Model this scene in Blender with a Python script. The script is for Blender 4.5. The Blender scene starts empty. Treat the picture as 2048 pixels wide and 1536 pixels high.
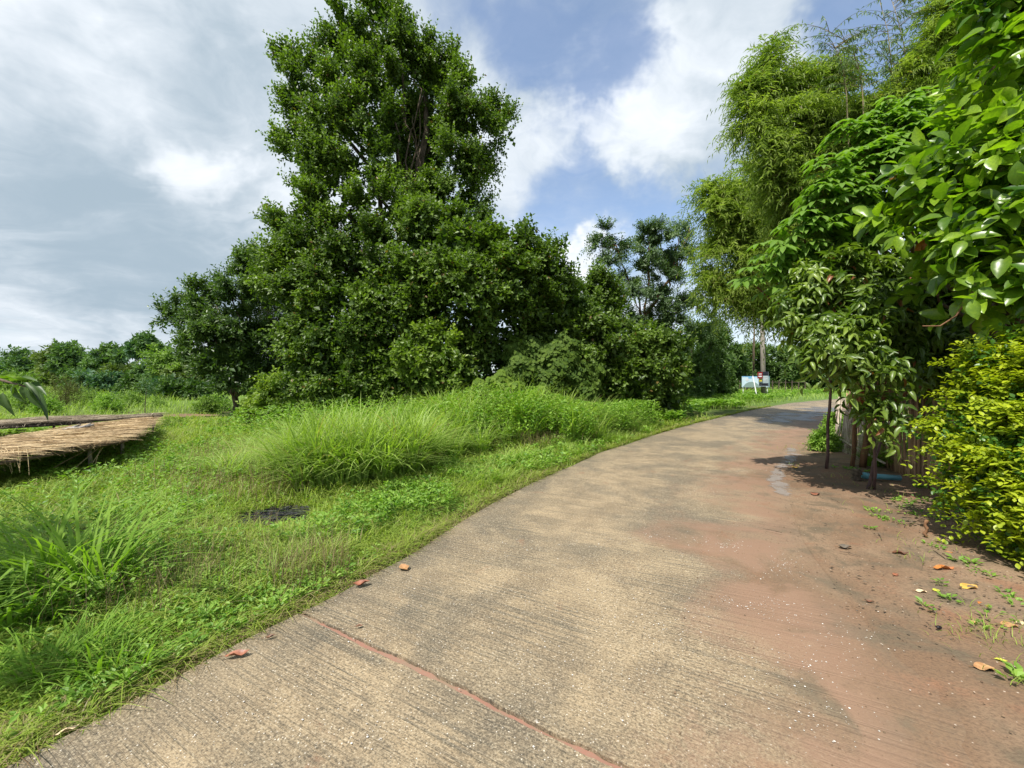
import bpy, math, random
import numpy as np
from mathutils import Vector, Matrix
random.seed(7)
RNG = np.random.default_rng(11)
SC = bpy.context.scene
COL = SC.collection
CAMH = 1.55
FP = 800.0            # focal length in pixels of the 2048 px wide photograph

# ------------------------------------------------------------------ camera
cam = bpy.data.cameras.new('camera')
cam.sensor_width = 36.0
cam.lens = 36.0 * FP / 2048.0
cam.clip_start = 0.05
cam.clip_end = 2000
camo = bpy.data.objects.new('camera', cam)
camo.location = (0, 0, CAMH)
camo.rotation_euler = (math.radians(90), 0, 0)
COL.objects.link(camo)
SC.camera = camo

# ------------------------------------------------------------------ colour management
SC.view_settings.view_transform = 'Standard'
SC.view_settings.look = 'None'
SC.view_settings.exposure = 0.6
SC.view_settings.gamma = 1.0
SC.cycles.max_bounces = 6
SC.cycles.diffuse_bounces = 3
SC.cycles.glossy_bounces = 2
SC.cycles.transmission_bounces = 4
SC.cycles.transparent_max_bounces = 6

# ------------------------------------------------------------------ sun
SUN_EL = 58.0
SUN_DIR = Vector((-0.64, -0.77, 0)).normalized()      # horizontal direction towards the sun
sd = Vector((SUN_DIR.x * math.cos(math.radians(SUN_EL)), SUN_DIR.y * math.cos(math.radians(SUN_EL)), math.sin(math.radians(SUN_EL))))
sun = bpy.data.lights.new('sun', 'SUN')
sun.energy = 4.6
sun.angle = math.radians(0.55)
sun.color = (1.0, 0.955, 0.87)
suno = bpy.data.objects.new('sun', sun)
suno.rotation_euler = sd.to_track_quat('Z', 'Y').to_euler()
suno.location = (-10, -6, 30)
COL.objects.link(suno)

# ------------------------------------------------------------------ sky
class NB:
    """tiny node builder"""
    def __init__(s, tree):
        s.t = tree; s.n = tree.nodes; s.l = tree.links
        s.n.clear()
    def node(s, typ, **kw):
        nd = s.n.new(typ)
        for k, v in kw.items():
            setattr(nd, k, v)
        return nd
    def link(s, a, b):
        s.l.new(a, b)
    def put(s, sock, v):
        if isinstance(v, bpy.types.NodeSocket):
            s.l.new(v, sock)
        elif v is not None:
            if hasattr(sock, 'default_value') and hasattr(sock.default_value, '__len__') and len(sock.default_value) == 4 and len(v) == 3:
                v = (*v, 1)
            sock.default_value = v
    def math(s, op, a, b=None, c=None, clamp=False):
        nd = s.node('ShaderNodeMath', operation=op, use_clamp=clamp)
        s.put(nd.inputs[0], a)
        if b is not None: s.put(nd.inputs[1], b)
        if c is not None: s.put(nd.inputs[2], c)
        return nd.outputs[0]
    def vmath(s, op, a, b=None):
        nd = s.node('ShaderNodeVectorMath', operation=op)
        s.put(nd.inputs[0], a)
        if b is not None: s.put(nd.inputs[1], b)
        return nd.outputs['Value'] if op in ('DOT_PRODUCT', 'LENGTH') else nd.outputs[0]
    def noise(s, vec, scale, detail=4, rough=0.55, dist=0.0, color=False):
        nd = s.node('ShaderNodeTexNoise')
        s.put(nd.inputs['Vector'], vec)
        nd.inputs['Scale'].default_value = scale
        nd.inputs['Detail'].default_value = detail
        nd.inputs['Roughness'].default_value = rough
        nd.inputs['Distortion'].default_value = dist
        return nd.outputs['Color'] if color else nd.outputs[0]
    def voro(s, vec, scale, out='Distance', feature='F1'):
        nd = s.node('ShaderNodeTexVoronoi', feature=feature)
        s.put(nd.inputs['Vector'], vec)
        nd.inputs['Scale'].default_value = scale
        return nd.outputs[out]
    def step(s, v, lo, hi, a=0.0, b=1.0):
        nd = s.node('ShaderNodeMapRange', interpolation_type='SMOOTHSTEP')
        s.put(nd.inputs[0], v); s.put(nd.inputs[1], lo); s.put(nd.inputs[2], hi); s.put(nd.inputs[3], a); s.put(nd.inputs[4], b)
        return nd.outputs[0]
    def mix(s, f, a, b, mode='MIX'):
        nd = s.node('ShaderNodeMix', data_type='RGBA', blend_type=mode)
        s.put(nd.inputs[0], f); s.put(nd.inputs[6], a); s.put(nd.inputs[7], b)
        return nd.outputs[2]
    def scalev(s, vec, x, y, z, loc=(0, 0, 0)):
        nd = s.node('ShaderNodeMapping')
        s.put(nd.inputs[0], vec); nd.inputs['Scale'].default_value = (x, y, z); nd.inputs['Location'].default_value = loc
        return nd.outputs[0]
    def xyz(s, vec):
        nd = s.node('ShaderNodeSeparateXYZ'); s.put(nd.inputs[0], vec)
        return nd.outputs

world = bpy.data.worlds.new('World')
SC.world = world
world.use_nodes = True
w = NB(world.node_tree)
sky = w.node('ShaderNodeTexSky', sky_type='NISHITA')
sky.sun_disc = False
sky.sun_elevation = math.radians(SUN_EL)
sky.sun_rotation = math.atan2(SUN_DIR.x, SUN_DIR.y)
sky.altitude = 300
sky.air_density = 1.0; sky.dust_density = 0.6; sky.ozone_density = 1.0
tc = w.node('ShaderNodeTexCoord').outputs['Generated']
nrm = w.vmath('NORMALIZE', tc)
xs = w.xyz(nrm)
den = w.math('ADD', w.math('MAXIMUM', xs[2], 0.0), 0.22)
cx = w.math('DIVIDE', xs[0], den); cy = w.math('DIVIDE', xs[1], den)
cmb = w.node('ShaderNodeCombineXYZ'); w.put(cmb.inputs[0], cx); w.put(cmb.inputs[1], cy)
cp = cmb.outputs[0]
warp = w.vmath('ADD', cp, w.vmath('MULTIPLY', w.vmath('SUBTRACT', w.noise(cp, 1.3, 4, color=True), (0.5, 0.5, 0.5)), (0.9, 0.9, 0)))
f_big = w.noise(w.scalev(warp, 1, 1.0, 1, (3.1, 1.7, 0)), 0.95, 7, 0.55)
f_mid = w.noise(w.scalev(warp, 0.8, 1.3, 1, (7.3, 4.1, 0)), 2.6, 8, 0.62)
f_low = w.noise(w.scalev(cp, 1, 1, 1, (1.3, 9.2, 0)), 0.75, 3, 0.5)
ndir = w.vmath('ADD', nrm, w.vmath('MULTIPLY', w.vmath('SUBTRACT', w.noise(nrm, 4.5, 5, 0.6, color=True), (0.5, 0.5, 0.5)), (0.42, 0.42, 0.42)))
def bump(px, py, rad):
    d = Vector(((px - 1024) / FP, 1, (768 - py) / FP)).normalized()
    dt = w.vmath('DOT_PRODUCT', w.vmath('NORMALIZE', ndir), tuple(d))
    return w.step(dt, math.cos(math.radians(rad)), 1.0)
def addup(items):
    acc = None
    for px, py, rad, wt in items:
        v = w.math('MULTIPLY', bump(px, py, rad), wt)
        acc = v if acc is None else w.math('ADD', acc, v)
    return acc
cov = w.math('ADD', w.math('ADD', w.math('MULTIPLY', f_big, 0.6), w.math('MULTIPLY', f_mid, 0.45)),
             addup([(1150, 80, 10, -0.30), (1010, 20, 8, -0.16), (1215, 180, 6, -0.22), (1130, 400, 7, -0.26), (1290, 445, 8, -0.32), (1420, 480, 7, -0.2), (1740, 20, 8, -0.45),
                    (1660, 150, 6, -0.16), (1170, 520, 5, 0.3), (1330, 220, 10, 0.25), (1480, 90, 9, 0.25), (1050, 300, 8, 0.15), (300, 250, 36, 0.35), (700, 300, 20, 0.1)]))
cmask = w.step(w.math('ADD', cov, w.math('MULTIPLY', w.math('SUBTRACT', w.noise(warp, 6.5, 6, 0.65), 0.5), 0.35)), 0.12, 0.74, 0.18, 1.0)
bri = w.math('ADD', w.math('ADD', w.math('MULTIPLY', f_mid, 0.55), w.math('MULTIPLY', f_low, 0.50)),
             addup([(345, 285, 5, 0.18), (1400, 130, 12, 0.12), (1280, 220, 9, 0.12), (1200, 330, 8, 0.08), (1175, 530, 6, 0.3), (60, 590, 12, 0.08), (1000, 330, 9, 0.12),
                    (150, 430, 14, -0.16), (380, 130, 9, -0.16), (300, 480, 14, -0.10), (1450, 330, 9, -0.06), (60, 60, 13, 0.1), (1150, 210, 7, 0.12)]))
cloudcol = w.mix(w.step(w.math('ADD', bri, w.math('MULTIPLY', w.math('SUBTRACT', w.noise(warp, 5.0, 6, 0.62), 0.5), 0.22)), 0.25, 0.92), (0.31, 0.39, 0.46), (0.80, 0.83, 0.87))
bg1 = w.node('ShaderNodeBackground'); w.link(sky.outputs[0], bg1.inputs[0]); bg1.inputs[1].default_value = 0.15
bg2 = w.node('ShaderNodeBackground'); w.put(bg2.inputs[0], cloudcol); bg2.inputs[1].default_value = 0.92
mx = w.node('ShaderNodeMixShader'); w.put(mx.inputs[0], cmask); w.link(bg1.outputs[0], mx.inputs[1]); w.link(bg2.outputs[0], mx.inputs[2])
wo = w.node('ShaderNodeOutputWorld'); w.link(mx.outputs[0], wo.inputs[0])

# ------------------------------------------------------------------ terrain and pixel helpers
def h0(y):
    y = np.asarray(y, float)
    a = 2.0 * np.log1p(np.exp(np.clip((y - 10) / 2.0, -30, 30)))
    b = 2.0 * np.log1p(np.exp(np.clip((y - 38) / 2.0, -30, 30)))
    return 0.03 * (a - b)
MOUNDS = [(-0.4, 11.2, 3.3, 0.62), (-2.3, 6.6, 2.0, 0.22), (-4.2, 13.5, 3.5, 0.3)]
def H(x, y):
    x = np.asarray(x, float); y = np.asarray(y, float)
    z = h0(y)
    for mx_, my_, r, a in MOUNDS:
        d = np.clip(np.hypot(x - mx_, y - my_) / r, 0, 1)
        z = z + a * (0.5 + 0.5 * np.cos(np.pi * d))
    return z
def P(px, py, Y):
    return np.array([(px - 1024) / FP * Y, Y, CAMH - (py - 768) / FP * Y])
def G(px, py):
    """where the ray of a photo pixel meets the ground"""
    Y = 3.0
    for _ in range(40):
        Y = 0.5 * Y + 0.5 * (CAMH - float(h0(Y))) * FP / max(py - 768.0, 4.0)
    return np.array([(px - 1024) / FP * Y, Y])

# ------------------------------------------------------------------ object helpers
def tag(o, label=None, cat=None, group=None, kind=None):
    if label: o['label'] = label
    if cat: o['category'] = cat
    if group: o['group'] = group
    if kind: o['kind'] = kind
    return o
def thing(name, label, cat, loc, group=None):
    o = bpy.data.objects.new(name, None)
    o.empty_display_size = 0.2
    o.location = loc
    COL.objects.link(o)
    return tag(o, label, cat, group)
def link(name, me, parent=None, loc=None):
    o = bpy.data.objects.new(name, me)
    COL.objects.link(o)
    if parent is not None: o.parent = parent
    if loc is not None: o.location = loc
    return o
def mk(name, V, F, mat, parent=None, tint=None, smooth=False, origin=None):
    """one mesh object from numpy arrays; F is an (M,k) array or a list of such arrays"""
    V = np.asarray(V, np.float32).reshape(-1, 3)
    Fs = F if isinstance(F, list) else [F]
    Fs = [np.asarray(f, np.int32) for f in Fs if len(f)]
    if parent is not None and origin is None:
        origin = np.array(parent.matrix_world.translation if parent.parent else parent.location)
        if parent.parent: origin = np.array(parent.parent.location) + np.array(parent.location)
    if origin is not None:
        V = V - np.asarray(origin, np.float32)
    me = bpy.data.meshes.new(name)
    me.vertices.add(len(V)); me.vertices.foreach_set('co', V.ravel())
    nl = sum(f.size for f in Fs); npoly = sum(len(f) for f in Fs)
    me.loops.add(nl); me.polygons.add(npoly)
    me.loops.foreach_set('vertex_index', np.concatenate([f.ravel() for f in Fs]))
    st = []; base = 0
    for f in Fs:
        st.append(base + np.arange(len(f)) * f.shape[1]); base += f.size
    me.polygons.foreach_set('loop_start', np.concatenate(st).astype(np.int32))
    me.polygons.foreach_set('use_smooth', np.full(npoly, smooth))
    me.update(calc_edges=True)
    if tint is not None:
        a = me.attributes.new('tint', 'FLOAT', 'POINT')
        a.data.foreach_set('value', np.asarray(tint, np.float32))
    me.materials.append(mat)
    o = link(name, me, parent)
    if parent is None and origin is not None:
        o.location = origin
    return o
def unit(a):
    a = np.asarray(a, float)
    return a / np.maximum(np.linalg.norm(a, axis=-1, keepdims=True), 1e-9)
def rdir(n, rng=RNG):
    return unit(rng.normal(size=(n, 3)))
def frame(d, hint):
    y = unit(d); x = np.cross(y, hint); bad = np.linalg.norm(x, axis=1) < 1e-4
    x[bad] = (1, 0, 0)
    x = unit(x); z = np.cross(x, y)
    return x, y, z
def place(T, pos, d, hint, sl, sw, sz=None):
    """copy a leaf template: width along x, length along y, normal along z"""
    tv, tf = T
    x, y, z = frame(d, hint)
    n = len(pos)
    sl = np.broadcast_to(sl, (n,)); sw = np.broadcast_to(sw, (n,)); sz = sl if sz is None else np.broadcast_to(sz, (n,))
    V = (pos[:, None, :] + tv[None, :, 0, None] * (x * sw[:, None])[:, None, :] + tv[None, :, 1, None] * (y * sl[:, None])[:, None, :]
         + tv[None, :, 2, None] * (z * sz[:, None])[:, None, :])
    F = tf[None] + (np.arange(n) * len(tv))[:, None, None]
    return V.reshape(-1, 3), F.reshape(-1, tf.shape[1])
class Acc:
    def __init__(s): s.V = []; s.F = {}; s.n = 0; s.T = []
    def add(s, V, F, tint=0.5):
        V = np.asarray(V, float).reshape(-1, 3); F = np.asarray(F)
        s.F.setdefault(F.shape[1], []).append(F + s.n); s.V.append(V); s.n += len(V)
        s.T.append(np.broadcast_to(tint, (len(V),)))
    def build(s, name, mat, parent=None, smooth=False, origin=None):
        return mk(name, np.concatenate(s.V), [np.concatenate(f) for f in s.F.values()], mat, parent, np.concatenate(s.T), smooth, origin)
def tube(pts, rad, n=8, cap=True):
    pts = np.asarray(pts, float); m = len(pts)
    rad = np.broadcast_to(rad, (m,))
    t = unit(np.gradient(pts, axis=0))
    ref = np.array([0, 0, 1.0]) if abs(t[0][2]) < 0.9 else np.array([1.0, 0, 0])
    V = []
    for i in range(m):
        u = unit(np.cross(t[i], ref)); v = np.cross(u, t[i])
        for k in range(n):
            a = 2 * math.pi * k / n
            V.append(pts[i] + rad[i] * (math.cos(a) * u + math.sin(a) * v))
    F = [(i * n + k, i * n + (k + 1) % n, (i + 1) * n + (k + 1) % n, (i + 1) * n + k) for i in range(m - 1) for k in range(n)]
    V = np.array(V); F = np.array(F)
    if cap:
        V = np.vstack([V, pts[0], pts[-1]])
        c0, c1 = m * n, m * n + 1
        F = np.vstack([F] + [np.array([[c0, (k + 1) % n, k, k]]) for k in range(n)] + [np.array([[c1, (m - 1) * n + k, (m - 1) * n + (k + 1) % n, (m - 1) * n + (k + 1) % n]]) for k in range(n)])
    return V, F
def tubes_tri(V, F):
    """degenerate quads (caps) to triangles"""
    q = F[F[:, 2] != F[:, 3]]; t = F[F[:, 2] == F[:, 3]][:, :3]
    return [q, t]
def add_tube(acc, pts, rad, n=8, tint=0.5):
    V, F = tube(pts, rad, n)
    q, t = tubes_tri(V, F)
    base = acc.n
    acc.V.append(V); acc.n += len(V); acc.T.append(np.full(len(V), tint))
    acc.F.setdefault(4, []).append(q + base); acc.F.setdefault(3, []).append(t + base)
def box(c, s, yaw=0.0, acc=None, tint=0.5):
    c = np.array(c); s = np.array(s) / 2
    V = np.array([(x, y, z) for x in (-1, 1) for y in (-1, 1) for z in (-1, 1)]) * s
    R = np.array([[math.cos(yaw), -math.sin(yaw), 0], [math.sin(yaw), math.cos(yaw), 0], [0, 0, 1]])
    V = V @ R.T + c
    F = np.array([(0, 1, 3, 2), (4, 6, 7, 5), (0, 4, 5, 1), (2, 3, 7, 6), (0, 2, 6, 4), (1, 5, 7, 3)])
    if acc is not None: acc.add(V, F, tint)
    return V, F

# ------------------------------------------------------------------ leaf templates
def T_(v, f): return (np.array(v, float), np.array(f))
T_RHOMB = T_([(0, 0, 0), (.5, .42, .10), (0, 1, -.05), (-.5, .42, .10)], [(0, 1, 2), (0, 2, 3)])
def ovate(n=4, fold=0.10, droop=0.12, wave=0.0, shape=0.42):
    v = [(0, 0, 0)]; f = []
    ts = np.linspace(0, 1, n + 1)
    for i, t in enumerate(ts[1:-1], 1):
        wd = 0.5 * math.sin(math.pi * t ** (math.log(0.5) / math.log(shape))) ** 0.8
        z = -droop * t * t
        v += [(-wd, t, z + fold * wd * 2 + wave * (-1) ** i), (0, t, z), (wd, t, z + fold * wd * 2 - wave * (-1) ** i)]
    v.append((0, 1, -droop))
    tip = len(v) - 1
    f += [(0, 2, 1, 1), (0, 3, 2, 2)]
    for i in range(n - 2):
        a = 1 + 3 * i
        f += [(a, a + 1, a + 4, a + 3), (a + 1, a + 2, a + 5, a + 4)]
    a = 1 + 3 * (n - 2)
    f += [(a, a + 1, tip, tip), (a + 1, a + 2, tip, tip)]
    tri = []
    for q in f:
        if q[2] == q[3]: tri.append(q[:3])
        else: tri += [(q[0], q[1], q[2]), (q[0], q[2], q[3])]
    return T_(v, tri)
T_OV3 = ovate(3)
T_OV4 = ovate(4)
T_BIG = ovate(6, 0.13, 0.22, 0.012, 0.50)
T_LONG = ovate(5, 0.16, 0.34, 0.01, 0.42)
T_HEDGE = ovate(4, 0.10, 0.15, 0, 0.58)
T_HEART = T_([(0, .08, 0), (.34, 0, .02), (.55, .35, -.03), (.33, .75, -.06), (0, 1, -.16), (-.33, .75, -.06), (-.55, .35, -.03), (-.34, 0, .02), (0, .45, -.05)],
             [(8, 0, 1), (8, 1, 2), (8, 2, 3), (8, 3, 4), (8, 4, 5), (8, 5, 6), (8, 6, 7), (8, 7, 0)])
def palmate(k=6, spread=105):
    V = []; F = []; n = 0
    sv, sf = ovate(4, 0.08, 0.30, 0, 0.55)
    for i in range(k):
        a = math.radians(-spread + 2 * spread * i / (k - 1))
        ln = 1.0 - 0.28 * abs(i - (k - 1) / 2) / ((k - 1) / 2)
        c, s = math.cos(a), math.sin(a)
        p = sv.copy(); p[:, 0] *= 0.34; p *= ln
        p[:, 2] -= 0.20 * p[:, 1]
        q = np.stack([p[:, 0] * c + p[:, 1] * s, -p[:, 0] * s + p[:, 1] * c, p[:, 2]], 1)
        V.append(q); F.append(sf + n); n += len(sv)
    return np.concatenate(V), np.concatenate(F)
T_PALM = palmate()
T_BLADE = T_([(0, 0, 0), (.5, .35, 0.03), (0, 1, -.25), (-.5, .35, 0.03)], [(0, 1, 2), (0, 2, 3)])

# ------------------------------------------------------------------ materials
def mat_new(name):
    m = bpy.data.materials.new(name); m.use_nodes = True
    nb = NB(m.node_tree)
    out = nb.node('ShaderNodeOutputMaterial')
    return m, nb, out
def leaf_mat(name, dark, light, rough=0.45, trans=0.35, spec=0.5, tcol=None, brown=None, var=0.35, vscale=1.2, blem=0.0):
    m, nb, out = mat_new(name)
    at = nb.node('ShaderNodeAttribute', attribute_name='tint').outputs['Fac']
    geo = nb.node('ShaderNodeNewGeometry').outputs['Position']
    n = nb.noise(geo, vscale, 3)
    f = nb.math('ADD', at, nb.math('MULTIPLY', nb.math('SUBTRACT', n, 0.5), var * 2), clamp=True)
    col = nb.mix(f, dark, light)
    if blem:
        n5 = nb.noise(geo, 42, 3, 0.6)
        col = nb.mix(nb.math('MULTIPLY', nb.step(n5, 0.40, 0.60), 0.30), col, dark)
        col = nb.mix(nb.math('MULTIPLY', nb.step(nb.noise(geo, 26, 4, 0.7), 0.66, 0.72), blem), col, (0.22, 0.13, 0.04))
    if brown:
        col = nb.mix(nb.step(at, 0.955, 0.975), col, brown)
    b = nb.node('ShaderNodeBsdfPrincipled')
    nb.put(b.inputs['Base Color'], col); b.inputs['Roughness'].default_value = rough
    b.inputs['Specular IOR Level'].default_value = spec
    tr = nb.node('ShaderNodeBsdfTranslucent')
    tcl = tcol or (1.15, 1.35, 0.35)
    nb.put(tr.inputs['Color'], nb.mix(1.0, col, tcl, 'MULTIPLY'))
    mxx = nb.node('ShaderNodeMixShader'); mxx.inputs[0].default_value = trans
    nb.link(b.outputs[0], mxx.inputs[1]); nb.link(tr.outputs[0], mxx.inputs[2])
    nb.link(mxx.outputs[0], out.inputs[0])
    return m
def plain(name, a, b, rough=0.8, scale=8.0, stretch=(1, 1, 1), spec=0.3, bump_=0.0, detail=5):
    m, nb, out = mat_new(name)
    geo = nb.node('ShaderNodeTexCoord').outputs['Object']
    v = nb.scalev(geo, *stretch)
    n = nb.noise(v, scale, detail, 0.6)
    at = nb.node('ShaderNodeAttribute', attribute_name='tint').outputs['Fac']
    f = nb.math('ADD', nb.step(n, 0.3, 0.7), nb.math('MULTIPLY', nb.math('SUBTRACT', at, 0.5), 0.8), clamp=True)
    bs = nb.node('ShaderNodeBsdfPrincipled')
    nb.put(bs.inputs['Base Color'], nb.mix(f, a, b)); bs.inputs['Roughness'].default_value = rough
    bs.inputs['Specular IOR Level'].default_value = spec
    if bump_:
        bp = nb.node('ShaderNodeBump'); bp.inputs['Strength'].default_value = bump_; bp.inputs['Distance'].default_value = 0.01
        nb.put(bp.inputs['Height'], n); nb.link(bp.outputs[0], bs.inputs['Normal'])
    nb.link(bs.outputs[0], out.inputs[0])
    return m
M = {}
M['thicket'] = leaf_mat('thicket_leaf', (0.034, 0.074, 0.012), (0.175, 0.265, 0.040), 0.45, 0.38, 0.35, brown=(0.16, 0.11, 0.03))
M['thicket_bright'] = leaf_mat('thicket_bright_leaf', (0.075, 0.140, 0.018), (0.28, 0.38, 0.060), 0.45, 0.38, 0.35)
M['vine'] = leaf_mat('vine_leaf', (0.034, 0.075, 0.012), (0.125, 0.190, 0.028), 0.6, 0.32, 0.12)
M['vine_painted_lit'] = leaf_mat('vine_leaf_painted_sunlit', (0.065, 0.13, 0.016), (0.20, 0.285, 0.040), 0.6, 0.32, 0.12)  # same creeper leaf in a brighter green, sunlight painted into the colour
M['dark'] = leaf_mat('dark_leaf', (0.036, 0.082, 0.020), (0.135, 0.215, 0.050), 0.45, 0.34, 0.5)
M['feather'] = leaf_mat('feather_leaf', (0.05, 0.075, 0.015), (0.12, 0.16, 0.04), 0.55, 0.3, 0.3, brown=(0.16, 0.10, 0.05))
M['acacia'] = leaf_mat('acacia_leaf', (0.045, 0.095, 0.036), (0.17, 0.25, 0.10), 0.5, 0.34, 0.5)
M['bamboo'] = leaf_mat('bamboo_leaf', (0.125, 0.200, 0.028), (0.38, 0.46, 0.11), 0.5, 0.50, 0.35, brown=(0.25, 0.20, 0.09))
M['bamboo_pale'] = leaf_mat('bamboo_pale_leaf', (0.09, 0.16, 0.05), (0.22, 0.31, 0.11), 0.5, 0.40, 0.4)
M['palm'] = leaf_mat('palmate_leaf', (0.115, 0.225, 0.028), (0.25, 0.40, 0.065), 0.5, 0.45, 0.35, blem=0.7)
M['mango'] = leaf_mat('mango_leaf', (0.055, 0.115, 0.018), (0.26, 0.35, 0.055), 0.36, 0.36, 0.5, brown=(0.25, 0.10, 0.04), blem=0.7)
M['big'] = leaf_mat('broad_leaf', (0.045, 0.125, 0.014), (0.34, 0.50, 0.032), 0.30, 0.45, 0.55, brown=(0.45, 0.16, 0.03), blem=0.7)
M['hedge'] = leaf_mat('golden_leaf', (0.13, 0.22, 0.012), (0.48, 0.55, 0.030), 0.40, 0.42, 0.45, tcol=(1.2, 1.25, 0.3), blem=0.7)
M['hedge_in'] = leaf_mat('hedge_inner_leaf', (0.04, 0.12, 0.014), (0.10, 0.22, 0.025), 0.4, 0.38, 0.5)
M['bg_a'] = leaf_mat('field_tree_leaf', (0.060, 0.125, 0.045), (0.17, 0.27, 0.095), 0.6, 0.32, 0.3, vscale=0.3)
M['bg_b'] = leaf_mat('light_tree_leaf', (0.11, 0.20, 0.035), (0.26, 0.38, 0.08), 0.6, 0.32, 0.3, vscale=0.3)
M['bg_c'] = leaf_mat('round_tree_leaf', (0.035, 0.085, 0.018), (0.13, 0.21, 0.045), 0.5, 0.28, 0.4, vscale=0.4)
M['bg_d'] = leaf_mat('blue_green_field_leaf', (0.045, 0.11, 0.055), (0.13, 0.23, 0.12), 0.6, 0.3, 0.3, vscale=0.3)
M['bg_e'] = leaf_mat('olive_field_leaf', (0.075, 0.115, 0.03), (0.20, 0.27, 0.07), 0.6, 0.3, 0.3, vscale=0.3)
M['brush'] = leaf_mat('brown_brush_leaf', (0.07, 0.075, 0.03), (0.16, 0.16, 0.06), 0.7, 0.3, 0.2)
M['grass'] = leaf_mat('grass_blade', (0.150, 0.235, 0.026), (0.42, 0.50, 0.10), 0.5, 0.42, 0.35, brown=(0.30, 0.25, 0.12), var=0.45, vscale=0.9)
M['grass_tall'] = leaf_mat('tall_grass_blade', (0.17, 0.28, 0.038), (0.44, 0.55, 0.16), 0.5, 0.42, 0.3, brown=(0.40, 0.34, 0.16), var=0.3)
M['grass_dark'] = leaf_mat('lemongrass_blade', (0.10, 0.22, 0.022), (0.30, 0.45, 0.07), 0.6, 0.45, 0.15)
M['dry'] = leaf_mat('dry_grass_blade', (0.12, 0.07, 0.04), (0.36, 0.28, 0.16), 0.8, 0.2, 0.2)
M['weed'] = leaf_mat('weed_leaf', (0.10, 0.22, 0.022), (0.29, 0.44, 0.07), 0.5, 0.38, 0.35)
M['bark'] = plain('bark', (0.05, 0.035, 0.022), (0.16, 0.12, 0.085), 0.9, 14, (1, 1, .3), bump_=0.5)
M['bark_pale'] = plain('pale_bark', (0.16, 0.13, 0.10), (0.34, 0.29, 0.22), 0.85, 9, (1, 1, .4))
M['bark_brown'] = plain('brown_pole_bark', (0.10, 0.05, 0.025), (0.24, 0.125, 0.06), 0.8, 16, (1, 1, .25), bump_=0.4)
M['stake'] = plain('weathered_bamboo_stake', (0.045, 0.022, 0.022), (0.17, 0.10, 0.085), 0.55, 10, (1, 1, .2), bump_=0.3)
M['culm'] = plain('bamboo_culm', (0.15, 0.13, 0.06), (0.30, 0.24, 0.13), 0.5, 6, (1, 1, .3))
M['picket'] = plain('bamboo_picket', (0.13, 0.070, 0.038), (0.43, 0.28, 0.155), 0.6, 12, (1, 1, .12), bump_=0.3)
M['slat'] = plain('grey_bamboo_slat', (0.20, 0.155, 0.115), (0.50, 0.42, 0.33), 0.7, 14, (1, 1, .12), bump_=0.3)
M['straw'] = leaf_mat('thatch_straw', (0.24, 0.155, 0.08), (0.68, 0.53, 0.31), 0.75, 0.12, 0.25, tcol=(1, .9, .6), var=0.5, vscale=1.6)
M['straw_grey'] = leaf_mat('weathered_straw', (0.15, 0.12, 0.09), (0.50, 0.42, 0.30), 0.8, 0.1, 0.2, tcol=(1, .9, .6), var=0.5, vscale=1.6)
M['wood_dark'] = plain('dark_old_wood', (0.04, 0.028, 0.022), (0.15, 0.11, 0.09), 0.85, 10, (.2, .2, 1))
M['wood_grey'] = plain('grey_driftwood', (0.12, 0.11, 0.10), (0.42, 0.39, 0.36), 0.8, 9)
M['pole'] = plain('concrete_pole', (0.16, 0.14, 0.115), (0.30, 0.27, 0.225), 0.85, 3, (1, 1, .3))
M['pipe'] = plain('blue_pipe', (0.10, 0.30, 0.37), (0.16, 0.38, 0.44), 0.35, 5)
M['white'] = plain('white_paint', (0.62, 0.62, 0.62), (0.78, 0.78, 0.78), 0.5, 4)
M['charcoal'] = plain('charcoal', (0.010, 0.010, 0.012), (0.07, 0.07, 0.075), 0.75, 40)
M['chip'] = plain('white_shell_chip', (0.36, 0.32, 0.27), (0.74, 0.71, 0.66), 0.6, 30)
M['seed'] = plain('dark_seed', (0.008, 0.006, 0.008), (0.02, 0.014, 0.016), 0.35, 10)
M['fruit'] = plain('green_fruit_skin', (0.10, 0.17, 0.03), (0.20, 0.28, 0.06), 0.35, 6)
def flat(name, c, rough=0.5):
    return plain(name, c, tuple(min(1, k * 1.12) for k in c), rough, 3)

def soil_color(nb, pos):
    n1 = nb.noise(pos, 0.55, 5, 0.6, 0.6); n2 = nb.noise(pos, 2.3, 6, 0.65, 0.4); n3 = nb.noise(pos, 60, 4, 0.7)
    c = nb.mix(nb.step(n1, 0.38, 0.62), (0.190, 0.118, 0.070), (0.265, 0.182, 0.115))
    c = nb.mix(nb.step(n2, 0.48, 0.66), c, (0.135, 0.105, 0.068))
    c = nb.mix(nb.step(n2, 0.46, 0.30), c, (0.245, 0.130, 0.075))
    c = nb.mix(nb.math('MULTIPLY', nb.step(n3, 0.42, 0.66), 0.55), c, (0.10, 0.065, 0.045))
    v = nb.voro(pos, 38, 'Distance')
    vc = nb.voro(pos, 38, 'Color')
    spk = nb.math('MULTIPLY', nb.step(v, 0.20, 0.12), nb.step(nb.xyz(vc)[0], 0.90, 0.93))
    return nb.mix(nb.math('MULTIPLY', spk, 0.7), c, (0.62, 0.52, 0.42)), n2, n3
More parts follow.
